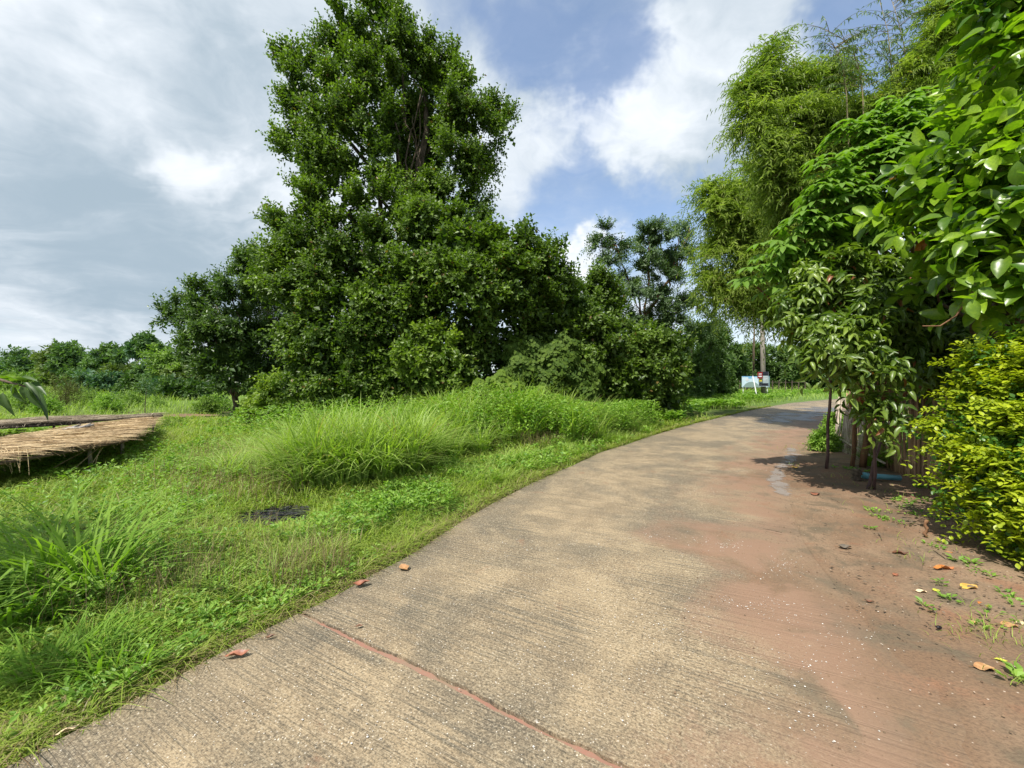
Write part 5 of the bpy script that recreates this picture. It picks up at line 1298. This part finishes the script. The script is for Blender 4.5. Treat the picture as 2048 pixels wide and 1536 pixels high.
# stakes and posts
def stake(name, label, cat, bpx, tpx, Yt, r0, r1, mat, nodes=True, group=None, zoff=0.0):
    g_ = G(*bpx); b = np.array([g_[0], g_[1], float(h0(g_[1])) + RZ - .03])
    t = P(*tpx, Yt)
    root = thing(name, label, cat, tuple(b), group)
    n = 9; pts = []; rr = []
    for k in range(n):
        f_ = k / (n - 1); pts.append(b + (t - b) * f_ + np.array([.008 * math.sin(k * 1.7), .008 * math.cos(k * 2.1), 0])); rr.append(r0 + (r1 - r0) * f_)
    a = Acc(); add_tube(a, pts, rr, 9); a.build('shaft', mat, root, True)
    if nodes:
        for k in (2, 4, 6, 7):
            d = unit(pts[k] - pts[k - 1]); a = Acc(); add_tube(a, [pts[k] - d * .006, pts[k], pts[k] + d * .006], [rr[k] * 1.02, rr[k] * 1.22, rr[k] * 1.02], 9); a.build('node', mat, root, True)
    return root
stake('bamboo_stake', 'dark slender bamboo stake standing farthest left under the propped tree', 'stake', (1653, 942), (1664, 690), 7.1, .026, .020, M['stake'], group='stakes propping the tree')
stake('prop_pole', 'orange-brown pole just in front of the leaning bamboo panel', 'pole', (1704, 940), (1722, 700), 7.1, .034, .028, M['bark_brown'], False, group='stakes propping the tree')
stake('bamboo_stake', 'tall upright reddish stake standing rightmost in front of the blue pipe', 'stake', (1748, 985), (1754, 700), 5.75, .020, .017, M['stake'], group='stakes propping the tree')
stake('bamboo_stake', 'slanting forked stake crossing behind the upright one at the blue pipe', 'stake', (1733, 985), (1775, 825), 6.0, .022, .015, M['stake'], group='stakes propping the tree')
stake('marker_post', 'short cut bamboo stub in the earth before the hedge', 'stub', (1852, 1084), (1852, 1040), 3.95, .016, .015, M['bark_brown'], False)
g_ = G(1712, 966); stake('tree_stump', 'short mossy stump between the stakes and the blue pipe', 'stump', (1715, 968), (1714, 940), 6.2, .075, .065, M['bark'], False)
# blue pipe
a = Acc(); p0 = P(1728, 957, 6.25); p1 = P(1800, 963, 6.15); p0[2] = RZ + .09; p1[2] = RZ + .075
proot = thing('water_pipe', 'light blue plastic pipe lying across the foot of the fence', 'pipe', tuple(p0))
add_tube(a, [p0, (p0 + p1) / 2, p1], .042, 16); a.build('tube', M['pipe'], proot, True)
d = unit(p1 - p0); a = Acc(); add_tube(a, [p0 - d * .02, p0 + d * .06], .050, 16); a.build('collar', M['pipe'], proot, True)
a = Acc(); add_tube(a, [p0 - d * .035, p0 - d * .02], [.03, .05], 16); a.build('end_cap', M['pipe'], proot, True)

# drying racks with thatch
def rack(label, poly, zt, posts, sdir, n_straw, mat, grp, seed, beam_px):
    poly = np.array(poly); c = poly.mean(0); rg = np.random.default_rng(seed)
    zr = lambda x, y: zt + 0.35 * float(h0(y)) + .025 * math.sin(x * 1.7 + y)
    root = thing('drying_rack', label, 'rack', (c[0], c[1], float(H(*c))), grp)
    # deck of canes
    def inside(p):
        r = np.zeros(len(p), bool); j = len(poly) - 1
        for i in range(len(poly)):
            xi, yi = poly[i]; xj, yj = poly[j]
            cond = ((yi > p[:, 1]) != (yj > p[:, 1])) & (p[:, 0] < (xj - xi) * (p[:, 1] - yi) / (yj - yi + 1e-9) + xi)
            r ^= cond; j = i
        return r
    lo = poly.min(0); hi = poly.max(0)
    # base mat (solid slab following the outline)
    n = len(poly); Z = np.array([zr(*q) for q in poly])
    V = np.vstack([np.column_stack([poly, Z]), np.column_stack([poly, Z - .035])])
    import mathutils.geometry as mg
    tri = np.array(mg.tessellate_polygon([[Vector((q[0], q[1], 0)) for q in poly]]))
    side = np.array([(i, (i + 1) % n, n + (i + 1) % n, n + i) for i in range(n)])
    mk('deck', V, [tri, tri[:, ::-1] + n, side], M['wood_dark'], root)
    m = int(n_straw * 2.5); q = lo + (hi - lo) * rg.random((m, 2)); q = q[inside(q)][:n_straw]; m = len(q)
    sx, sy = sdir; az = math.atan2(sy, sx) + rg.normal(size=m) * .16
    L = .35 + .45 * rg.random(m); w_ = .007 + .010 * rg.random(m)
    d = np.stack([np.cos(az), np.sin(az), rg.normal(size=m) * .035], 1)
    pos = np.column_stack([q, [zr(*k) for k in q]]) + np.column_stack([-d[:, :2] * L[:, None] / 2, .008 + .045 * rg.random(m)])
    TQ = T_([(-.5, 0, 0), (.5, 0, 0), (.5, .55, .02), (-.5, .55, .02), (.2, 1, 0), (-.2, 1, 0)], [(0, 1, 2), (0, 2, 3), (3, 2, 4), (3, 4, 5)])
    a = Acc(); V, F = place(TQ, pos, d, np.tile([0, 0, 1.0], (m, 1)) + rg.normal(size=(m, 3)) * .22, L, w_)
    a.add(V, F, np.repeat(np.clip(rg.random(m) * .9, 0, .94), 6)); tag(a.build('straw', mat, root), kind='stuff')
    # fringe hanging over the edge
    a = Acc()
    for i in range(n):
        p, q2 = poly[i], poly[(i + 1) % n]; ln = np.linalg.norm(q2 - p); k = int(ln * 60); d2 = unit(q2 - p); out = np.array([d2[1], -d2[0]])
        if ((p + q2) / 2 + out * .1 - c) @ out < 0: out = -out
        f_ = rg.random(k)[:, None]; s0 = p + (q2 - p) * f_ - out * .06
        dd = np.column_stack([np.tile(out, (k, 1)) * (.5 + rg.random((k, 1))) + d2 * rg.normal(size=(k, 1)) * .9, -.25 - .7 * rg.random(k)])
        V, F = place(TQ, np.column_stack([s0, [zr(*z_) + .02 for z_ in s0]]), dd, np.tile([0, 0, 1.0], (k, 1)), .07 + .13 * rg.random(k), .006 + .007 * rg.random(k))
        a.add(V, F, np.repeat(rg.random(k) * .7, 6))
    tag(a.build('fringe', mat, root), kind='stuff')
    for i in range(n):
        p, q2 = poly[i], poly[(i + 1) % n]
        if np.linalg.norm(q2 - p) < .8: continue
        a = Acc(); add_tube(a, [[*p, zr(*p) - .05], [*((p + q2) / 2), zr(*((p + q2) / 2)) - .065], [*q2, zr(*q2) - .05]], .028, 6, rg.random()); a.build('beam', M['wood_dark'], root, True)
    for (x, y) in posts:
        z0 = float(H(x, y)) - .05
        a = Acc(); add_tube(a, [[x, y, z0], [x + .02, y, (z0 + zr(x, y)) / 2], [x, y, zr(x, y) - .04]], [.03, .028, .026], 8, .6); a.build('post', M['bark_pale'], root, True)
    return root, zr
r1, zr1 = rack('near low drying rack thatched with golden-brown straw, shade beneath it', TABLE1, .50, [(-7.4, 7.0), (-7.7, 5.0), (-7.6, 3.2), (-9.1, 7.2), (-9.0, 5.0), (-8.1, 8.3), (-9.4, 10.0), (-10.6, 11.8), (-10.5, 10.2), (-10.0, 8.8)], (1, .12), 9500, M['straw'], None, 511, None)
# long loose straws hanging from the front of the rack
rg = np.random.default_rng(512)
lone = Acc()
def arc(a_, b_, r, sag, acc):
    t = np.linspace(0, 1, 7)[:, None]; p = np.array(a_) + (np.array(b_) - np.array(a_)) * t; p[:, 2] += sag * t[:, 0] * (1 - t[:, 0])
    add_tube(acc, p, np.linspace(r, r * .5, 7), 4, .8)
for p0, Y0, p1, Y1 in [((205, 890), 7.2, (128, 958), 6.5), ((200, 888), 7.2, (72, 956), 6.4), ((210, 890), 7.2, (180, 935), 6.8), ((204, 889), 7.2, (190, 930), 6.9), ((142, 890), 6.5, (170, 902), 6.6), ((62, 902), 6.1, (94, 912), 6.2), ((150, 888), 6.7, (72, 908), 6.4)]:
    arc(P(*p0, Y0), P(*p1, Y1), .008, .08, lone)
for k in range(9):
    arc(P(-20 + k * 9, 904 + rg.normal() * 3, 5.9), P(18 + k * 5 + rg.normal() * 9, 945 + rg.normal() * 12, 5.75), .0045, .35 + .3 * rg.random(), lone)
tag(lone.build('hanging_straw', M['straw'], r1), 'long pale loose straws trailing from the rack to the ground')
TABLE2 = [(-13.0, 7.8), (-12.35, 9.65), (-11.9, 10.9), (-11.35, 12.5), (-11.8, 13.5), (-13.4, 11.8), (-14.3, 10.6), (-15.2, 8.2)]
r2, zr2 = rack('far low drying rack with greyer weathered thatch behind the near one', TABLE2, .50, [(-11.4, 12.4), (-11.95, 10.8), (-12.4, 9.5), (-12.9, 8.2), (-13.3, 11.6), (-11.9, 13.3)], (.55, .8), 5000, M['straw_grey'], None, 513, None)
# driftwood branch lying between
zb = .47
b0 = P(112, 868, 9.2); b0[2] = zr1(-10.2, 9.2) + .07
root = thing('dead_branch', 'grey forked dead branch lying on the back edge of the near rack', 'branch', tuple(b0))
a = Acc(); c_ = lambda px, py, Y: P(px, py, Y)
add_tube(a, [P(110, 863, 9.0), P(140, 858, 9.1), P(165, 856, 9.2), P(188, 849, 9.3)], [.045, .05, .035, .02], 7)
add_tube(a, [P(128, 861, 9.0), P(150, 853, 9.2), P(162, 849, 9.3)], [.03, .025, .012], 7)
add_tube(a, [P(145, 858, 9.15), P(170, 853, 9.2), P(182, 847, 9.4)], [.035, .03, .015], 7)
a.build('limb', M['wood_grey'], root, True)
# corner stick of the far rack
stake('rack_stake', 'pair-like forked stick standing at the far right corner of the racks', 'stake', (306, 862), (305, 828), 11.6, .03, .025, M['bark_pale'], False)

# ash heap
rg = np.random.default_rng(521)
a = Acc()
c0 = ASH
th = np.linspace(0, 6.283, 29)[:-1]; rr = .72 * (1 + .28 * np.sin(2 * th + .6) + .18 * np.sin(3 * th) + .14 * np.cos(5 * th))
V = np.vstack([np.column_stack([c0[0] + np.cos(th) * .50 * rr, c0[1] + np.sin(th) * .36 * rr, H(c0[0] + np.cos(th) * .5, c0[1] + np.sin(th) * .3) + .004]),
               np.column_stack([c0[0] + np.cos(th) * .28 * rr, c0[1] + np.sin(th) * .20 * rr, H(c0[0] + np.cos(th) * .3, c0[1] + np.sin(th) * .2) + .035]), [[*c0, float(H(*c0)) + .05]]])
i = np.arange(28); F1 = np.stack([i, (i + 1) % 28, 28 + (i + 1) % 28, 28 + i], 1); F2 = np.stack([28 + i, 28 + (i + 1) % 28, np.full(28, 56)], 1)
ar = thing('ash_heap', 'black burnt patch of ash and charred stalks in the grass', 'ash heap', (*c0, float(H(*c0))))
mk('ash', V, [F1, F2], M['charcoal'], ar, smooth=True)
n = 420; aa = rg.random(n) * 6.283; rr = np.sqrt(rg.random(n)); q = np.column_stack([c0[0] + np.cos(aa) * rr * .40, c0[1] + np.sin(aa) * rr * .26])
pos = np.column_stack([q, H(q[:, 0], q[:, 1]) + .02 + .035 * rg.random(n)]); az = rg.random(n) * 6.283
V, F = place(T_BLADE, pos, np.column_stack([np.cos(az), np.sin(az), .1 * rg.normal(size=n)]), np.array([0, 0, 1]) + rg.normal(size=(n, 3)) * .4, .06 + .08 * rg.random(n), .012)
a.add(V, F, np.repeat(rg.random(n), 4)); tag(a.build('charred_stalks', M['charcoal'], ar), kind='stuff')

# utility pole, its notices and the billboard
Yp = 28.0
pb = P(1527, 797, Yp); pb[2] = float(h0(Yp)) - .1
root = thing('utility_pole', 'grey concrete utility pole beside the bend of the lane', 'pole', tuple(pb))
a = Acc(); add_tube(a, [pb, pb + [-.05, 0, 3.2], [pb[0] - .14, Yp, 8.4]], [.17, .15, .12], 12); a.build('shaft', M['pole'], root, True)
a = Acc(); zc = 8.1
box([pb[0] - .14, Yp - .16, zc], [1.6, .09, .11], 0, a); a.build('crossarm', M['wood_grey'], root)
for dx in (-.65, 0, .65):
    a = Acc(); add_tube(a, [[pb[0] - .14 + dx, Yp - .16, zc + .05], [pb[0] - .14 + dx, Yp - .16, zc + .12], [pb[0] - .14 + dx, Yp - .16, zc + .2]], [.03, .05, .03], 8); a.build('insulator', M['white'], root, True)
def board(name, label, cat, x0, y0, x1, y1, Y, mat, thick=.03, bars=(), frame_mat=None):
    A = P(x0, y0, Y); B = P(x1, y1, Y); c = (A + B) / 2
    root = thing(name, label, cat, tuple(c))
    W, Hh = abs(B[0] - A[0]), abs(A[2] - B[2])
    a = Acc(); box(c, [W, thick, Hh], 0, a); a.build('panel', mat, root)
    for (u0, v0, u1, v1, mt, nm) in bars:
        cc = np.array([A[0] + W * (u0 + u1) / 2, Y - thick / 2 - .004, A[2] - Hh * (v0 + v1) / 2])
        a = Acc(); box(cc, [W * (u1 - u0), .006, Hh * (v1 - v0)], 0, a); a.build(nm, mt, root)
    return root, c, W, Hh
red = flat('red_board', (0.20, 0.012, 0.012)); greyb = flat('grey_board', (0.30, 0.36, 0.38)); yel = flat('yellow_label', (0.50, 0.42, 0.04)); dk = flat('dark_board', (0.03, 0.035, 0.05)); lt = flat('light_print', (0.62, 0.62, 0.64)); blu = flat('blue_print', (0.16, 0.38, 0.62)); gg = flat('grey_green_print', (0.22, 0.30, 0.28)); pale = flat('pale_blue_print', (0.50, 0.62, 0.70))
board('notice_sign', 'grey notice board with dark top and bottom bands beside the red sign', 'sign', 1517.5, 743.5, 1537, 773, 27.6, greyb, .03,
      [(0.02, 0, .98, .26, dk, 'header_band'), (.02, .77, .98, .96, dk, 'footer_band'), (.30, .06, .9, .10, greyb, 'text_line'), (.30, .15, .9, .19, greyb, 'text_line'), (.35, .34, .85, .37, lt, 'text_line'), (.35, .44, .85, .47, lt, 'text_line'), (.35, .54, .8, .57, lt, 'text_line'), (.3, .84, .85, .88, lt, 'text_line')])
board('red_sign', 'small dark red sign with two lines of white lettering on the utility pole', 'sign', 1515, 744, 1525, 757, 27.45, red, .03,
      [(.22, .24, .80, .38, lt, 'text_line'), (.18, .58, .84, .76, lt, 'text_line')])
board('yellow_sign', 'tiny yellow plate under the red sign on the pole', 'sign', 1518.5, 757.5, 1524, 763, 27.5, yel, .02, [(.25, .3, .75, .45, dk, 'text_line')])
Yb = 31.0
br_, c, W_, H_ = board('billboard', 'pale blue and white billboard standing behind the utility pole', 'billboard', 1484, 752.5, 1539, 774.5, Yb, pale, .06,
                       [(0, 0, 1, .06, blu, 'blue_strip'), (0.22, .08, .34, .20, blu, 'blue_strip'), (.66, .08, .97, .16, lt, 'print_block'), (.60, .25, .97, .55, lt, 'print_block')])
A = P(1484, 752.5, Yb)
def poly_print(pts, mat, nm):
    V = np.array([[A[0] + W_ * u, Yb - .040, A[2] - H_ * v] for u, v in pts]); V2 = V + [0, .006, 0]; n = len(V)
    mk(nm, np.vstack([V, V2]), [np.array([(0, i, i + 1) for i in range(1, n - 1)]), np.array([(i, (i + 1) % n, n + (i + 1) % n, n + i) for i in range(n)])], mat, br_)
poly_print([(.02, .97), (.06, .86), (.13, .66), (.22, .54), (.34, .50), (.46, .54), (.54, .66), (.62, .84), (.67, .97)], gg, 'printed_hill')
poly_print([(.16, .22), (.22, .20), (.24, .30), (.22, .40), (.16, .44), (.11, .36), (.11, .27)], lt, 'printed_emblem')
for u in (.06, .5, .94):
    x = A[0] + W_ * u; a = Acc(); z0 = float(h0(Yb)) - .1; zt = A[2] - (.02 if u != .5 else .3)
    a = Acc(); add_tube(a, [[x, Yb + .06, z0], [x, Yb + .06, zt]], .03, 6); a.build('post', M['white'], br_)
# white guard of the stay wire, and the wire
g0 = P(1515, 793, 27.0); g0[2] = float(h0(27)); 
root = thing('stay_wire', 'thin stay wire with a white guard tube in front of the billboard', 'wire', tuple(g0))
a = Acc(); t0 = P(1505.5, 752, 27.6); add_tube(a, [g0, t0], .030, 6); a.build('guard', M['white'], root)
a = Acc(); add_tube(a, [t0, P(1505, 690, 27.8), [pb[0] - .2, Yp, 8.0]], .010, 5); a.build('cable', M['wood_dark'], root)
a = Acc(); add_tube(a, [P(1507.5, 742, 27.5), P(1508, 700, 27.6), P(1509, 640, 27.6)], [.05, .06, .04], 6); a.build('dry_vine', M['bark'], root, True)
# wire fence far off
root = thing('wire_fence', 'low dark wire fence on thin posts in front of the trees behind the billboard', 'fence', (P(1500, 790, 34)[0], 34, float(h0(34))))
xs_ = np.linspace(P(1440, 0, 34)[0], P(1610, 0, 34)[0], 14)
for x in xs_:
    a = Acc(); z0 = float(h0(34)); add_tube(a, [[x, 34, z0], [x + .02, 34, z0 + 1.15]], .035, 5); a.build('post', M['wood_dark'], root)
for zz_ in (.45, 1.0):
    a = Acc(); add_tube(a, [[x, 34, float(h0(34)) + zz_ + .03 * math.sin(x)] for x in xs_], .014, 4); a.build('wire', M['wood_dark'], root)
# distant mast
mx0 = P(68, 742, 110); root = thing('mast', 'hazy lattice mast far beyond the field trees at the left', 'mast', (mx0[0], 110, .7))
a = Acc(); 
for s in (-1, 1): add_tube(a, [[mx0[0] + s * .9, 110, .7], [mx0[0] + s * .12, 110, P(68, 700, 110)[2]]], .07, 4)
for k in range(7):
    f0 = .3 + k * .1; z_ = .7 + (P(68, 700, 110)[2] - .7) * f0; w_ = .9 + (.12 - .9) * f0; add_tube(a, [[mx0[0] - w_, 110, z_], [mx0[0] + w_, 110, z_ + .8]], .05, 4)
a.build('lattice', M['pole'], root)

# ------------------------------------------------------------------ fallen leaves and small litter
def fleaf(label, px, py, lpx, wpx, rot, cols, curl=.35, name='fallen_leaf', thick=.0009):
    g_ = G(px, py); Yg = g_[1]; L = lpx / FP * Yg; W = wpx / FP * Yg * (Yg / 1.5) ** .5
    m, nb, out = mat_new('fallen_leaf_skin')
    geo = nb.node('ShaderNodeTexCoord').outputs['Object']; n = nb.noise(geo, 28, 5, .65)
    bs = nb.node('ShaderNodeBsdfPrincipled'); nb.put(bs.inputs['Base Color'], nb.mix(nb.step(n, .35, .65), cols[0], cols[1])); bs.inputs['Roughness'].default_value = .5
    nb.link(bs.outputs[0], out.inputs[0])
    tv, tf = ovate(7, .10, 0, .004, .5)
    V = tv.copy(); V[:, 1] -= .5
    V[:, 2] = curl * (V[:, 1] ** 2 * 1.2 + V[:, 0] ** 2 * 1.1) + tv[:, 2] * .5 + .05 * np.sin(V[:, 1] * 9 + px) * (1 + 2 * V[:, 0])
    V[:, 0] *= W; V[:, 1] *= L; V[:, 2] *= L
    a_ = math.radians(rot); R = np.array([[math.cos(a_), -math.sin(a_), 0], [math.sin(a_), math.cos(a_), 0], [0, 0, 1]])
    V = V @ R.T; z = float(h0(Yg)) + RZ + .012
    st = np.array([[0, -.5 * L, .25 * curl * L], [0, -.72 * L, .22 * curl * L]]) @ R.T
    root = thing(name, label, 'leaf', (g_[0], g_[1], z))
    o = mk('blade', V, tf, m, origin=(0, 0, 0), smooth=True); o.parent = root; o.location = (0, 0, 0)
    a = Acc(); add_tube(a, st, .0018, 5); o = a.build('stalk', M['bark_brown'], origin=(0, 0, 0)); o.parent = root; o.location = (0, 0, 0)
ORG = ((0.50, 0.20, 0.05), (0.34, 0.11, 0.03)); RED = ((0.33, 0.13, 0.07), (0.17, 0.06, 0.035)); TAN = ((0.48, 0.28, 0.13), (0.33, 0.165, 0.07)); YEL = ((0.60, 0.42, 0.09), (0.48, 0.27, 0.06)); YG = ((0.50, 0.50, 0.06), (0.4, 0.4, 0.05)); BR = ((0.16, 0.07, 0.035), (0.09, 0.04, 0.025)); PALE = ((0.66, 0.52, 0.33), (0.55, 0.42, 0.25))
for args in [
    ('curled red-brown leaf on the concrete edge at the lower left', 474, 1327, 44, 13, -70, RED, .5), ('tan oval leaf lying on the concrete just off the grass, above the joint', 808, 1146, 26, 14, 40, TAN, .3), ('brown leaf poking out of the grass near the joint', 722, 1181, 34, 10, -65, RED, .6),
    ('thin orange leaf nearest the hedge among seedlings', 1887, 1149, 42, 9, -92, ORG, .4), ('golden yellow leaf on the earth below the thin orange one', 1938, 1187, 38, 16, -80, YEL, .25), ('small bright orange curled leaf in the middle of the right verge', 1968, 1224, 22, 13, -70, ORG, .6),
    ('orange-tan leaf close to the right edge, with a grass tuft below', 2018, 1266, 32, 15, -95, TAN, .4), ('large tan-orange oval leaf at the lower right', 1968, 1352, 38, 20, -95, TAN, .25), ('small yellow leaf just above the large tan-orange one', 2002, 1337, 20, 9, -115, YG, .3),
    ('small orange leaf on a twig closest to the hedge foot', 1896, 1116, 18, 6, -110, ORG, .4), ('yellow leaf on the soil right of the wet rivulet', 1590, 940, 14, 5, -60, YEL, .3), ('dark red leaf with twigs on the soil below the first stake', 1630, 995, 20, 8, -50, RED, .3),
    ('narrow red leaf alone on the bare earth of the right verge', 1791, 1161, 18, 6, -60, RED, .4), ('tiny brown curled leaf on the concrete above the joint line', 718, 1266, 14, 5, -70, BR, .5), ('dark curled leaf at the grass edge left of the joint', 540, 1289, 20, 5, -60, BR, .6),
    ('pale cream dead leaf on the concrete at the bottom left corner', 134, 1482, 34, 8, -45, PALE, .4), ('small dark dry leaf lying between sand and earth', 1740, 1216, 18, 5, -110, BR, .4), ('pale curled leaf beside a small yellow one on the right verge', 1842, 1196, 22, 7, -95, PALE, .5),
    ('small lime-yellow leaf next to the pale curled one', 1873, 1193, 16, 8, -80, YG, .3), ('brown curled dead leaf at the edge of the shade before the stub', 1800, 1118, 30, 8, -100, BR, .5), ('orange-brown scrap of leaf by the grass tuft at the right', 1948, 1258, 14, 6, -95, TAN, .3),
    ('crumpled grey-brown leaf litter on the sand at the middle right', 1690, 1105, 28, 9, -90, ((.16, .13, .10), (.09, .075, .06)), .5), ('whitish curled leaf at the right picture edge', 2042, 1262, 24, 8, -80, PALE, .5)]:
    fleaf(*args)
g_ = G(1878, 1273); V = []
sv = []; n_, m_ = 12, 8
for i in range(m_ + 1):
    th = math.pi * i / m_
    for k in range(n_): sv.append((.017 * math.cos(th), .011 * math.sin(th) * math.cos(6.283 * k / n_), .010 * math.sin(th) * math.sin(6.283 * k / n_)))
sv = np.array(sv) + [g_[0], g_[1], RZ + .028]
tag(mk('seed_pod', sv, np.array([(i * n_ + k, i * n_ + (k + 1) % n_, (i + 1) * n_ + (k + 1) % n_, (i + 1) * n_ + k) for i in range(m_) for k in range(n_)]), M['seed'], smooth=True, origin=(g_[0], g_[1], RZ + .02)), 'black oval seed lying alone on the brown earth of the verge', 'seed')
# twigs on sand
rg = np.random.default_rng(531); a = Acc()
for (px, py, l) in [(1640, 995, .25), (1545, 1072, .16), (1700, 1120, .14), (1760, 1085, .2), (1740, 930, .3), (1880, 1122, .2), (1820, 1060, .25), (1715, 1005, .2), (1670, 1010, .16), (1780, 1000, .3), (1840, 1020, .25), (1900, 1085, .2)]:
    g_ = G(px, py); az = rg.random() * 3.14; z = float(h0(g_[1])) + RZ + .022; d = np.array([math.cos(az), math.sin(az), 0]) * l / 2; c = np.array([g_[0], g_[1], z])
    add_tube(a, [c - d, c + [rg.normal() * .01, rg.normal() * .01, .008], c + d + [0, 0, .004]], .003, 5)
tag(a.build('twigs', M['bark']), 'thin broken twigs strewn on the earth of the right verge', 'twigs', kind='stuff')
# dark crumbs of soil and leaf litter on the verge
a = Acc(); n = 4200
pxs = rg.uniform(1560, 2048, n * 2); pys = 900 + 400 * rg.random(n * 2) ** 1.3
for px, py in list(zip(pxs, pys)):
    g_ = G(px, py)
    uu_, s2 = road_us([g_])
    if uu_[0] < ROADW - .3 or uu_[0] > ROADW + 2.4 or rg.random() > .08 + .8 * max(0, (uu_[0] - ROADW - .3) / 2) ** 1.5: continue
    s = .004 + .010 * rg.random() ** 2; az = rg.random() * 6.28
    V, F = place(T_RHOMB, np.array([[g_[0], g_[1], float(h0(g_[1])) + RZ + .03 + .004 * rg.random()]]), np.array([[math.cos(az), math.sin(az), .2 * rg.normal()]]), np.array([[.3 * rg.normal(), .3 * rg.normal(), 1]]), s * 2.6, s * 1.4)
    a.add(V, F, rg.random())
tag(a.build('leaf_litter', M['bark']), 'dark crumbs of leaf litter on the brown earth by the fence', 'leaf litter', kind='stuff')
# clods of red earth carried onto the concrete
a = Acc(); n = 2600
T_CLOD = T_([(-.5, 0, 0), (-.1, -.45, 0), (.5, -.1, 0), (.35, .45, 0), (-.3, .42, 0), (0, .02, .45)], [(5, 0, 1), (5, 1, 2), (5, 2, 3), (5, 3, 4), (5, 4, 0)])
uc_ = ROADW - 1.55 * rg.random(n) ** 1.4 + .9 * rg.random(n); sc2 = JL - 1.2 + 10 * rg.random(n) ** 1.3
q = road_pt(uc_, sc2); az = rg.random(n) * 6.283; sz_ = (.003 + .009 * rg.random(n) ** 3) * (1 + .06 * q[:, 1])
V, F = place(T_CLOD, np.column_stack([q, h0(q[:, 1]) + RZ + np.where(uc_ < ROADW - .2, .003, .012)]), np.column_stack([np.cos(az), np.sin(az), 0 * az]), np.tile([0, 0, 1.0], (n, 1)), sz_ * 1.2, sz_)
a.add(V, F, np.repeat(rg.random(n), 6)); tag(a.build('soil_clods', M['soil']), 'small clods of reddish earth along the right side of the lane', 'soil', kind='stuff')
# white chips on the concrete
a = Acc()
T_CHIP = T_([(-.5, 0, 0), (-.1, -.35, .0), (.5, -.1, 0), (.35, .4, 0), (-.25, .42, 0), (0, .05, .22)], [(5, 0, 1), (5, 1, 2), (5, 2, 3), (5, 3, 4), (5, 4, 0)])
P_ = []
for (px, py, sx, sy, n) in [(750, 1470, 50, 45, 34), (830, 1190, 40, 26, 34), (735, 1290, 30, 14, 12), (1040, 1105, 60, 14, 40), (1150, 1090, 120, 18, 60), (1290, 1080, 60, 14, 50), (1400, 1090, 40, 12, 46), (1460, 1098, 30, 10, 90), (1480, 945, 34, 5, 60), (1560, 1140, 50, 26, 90), (1450, 1210, 36, 12, 40),
                            (1530, 1215, 50, 12, 50), (1340, 1250, 60, 30, 26), (1570, 1240, 40, 30, 40), (1660, 1460, 80, 50, 36), (500, 1440, 120, 50, 40), (1450, 880, 60, 12, 50), (1380, 980, 90, 20, 50), (1250, 1200, 250, 110, 160), (1700, 1300, 110, 90, 110), (1100, 1400, 250, 90, 60), (1580, 1350, 90, 80, 90), (1060, 1505, 30, 14, 5)]:
    P_ += [(px + rg.normal() * sx * .6, py + rg.normal() * sy * .6) for _ in range(n)]
pos = []; sz = []
for px, py in P_:
    if py < 850 or py > 1600: continue
    g_ = G(px, py); u_, s2 = road_us([g_])
    if 0.05 < u_[0] < ROADW + .5: pos.append([g_[0], g_[1], float(h0(g_[1])) + RZ + (.004 if u_[0] < ROADW - .25 else .014)]); sz.append((.003 + .007 * rg.random() ** 3) * (1 + .05 * g_[1]))
pos = np.array(pos); sz = np.array(sz); az = rg.random(len(pos)) * 6.283
V, F = place(T_CHIP, pos, np.column_stack([np.cos(az), np.sin(az), 0 * az]), np.tile([0, 0, 1.0], (len(pos), 1)), sz * 1.1, sz)
a.add(V, F, np.repeat(rg.random(len(pos)), 6)); tag(a.build('white_chips', M['chip']), 'scattered white shell-like chips and crumbs on the concrete lane', 'chips', kind='stuff')
for (px, py, s, lab) in [(1073, 1457, .022, 'largest white chip lying on the red joint line'), (505, 1442, .012, 'lone white chip on the dark concrete at lower left')]:
    g_ = G(px, py); V, F = place(T_CHIP, np.array([[g_[0], g_[1], RZ + .004]]), np.array([[1, .2, 0.0]]), np.array([[0, 0, 1.0]]), s * .7, s)
    tag(mk('white_chip', V, F, M['chip'], origin=(g_[0], g_[1], RZ)), lab, 'chip')
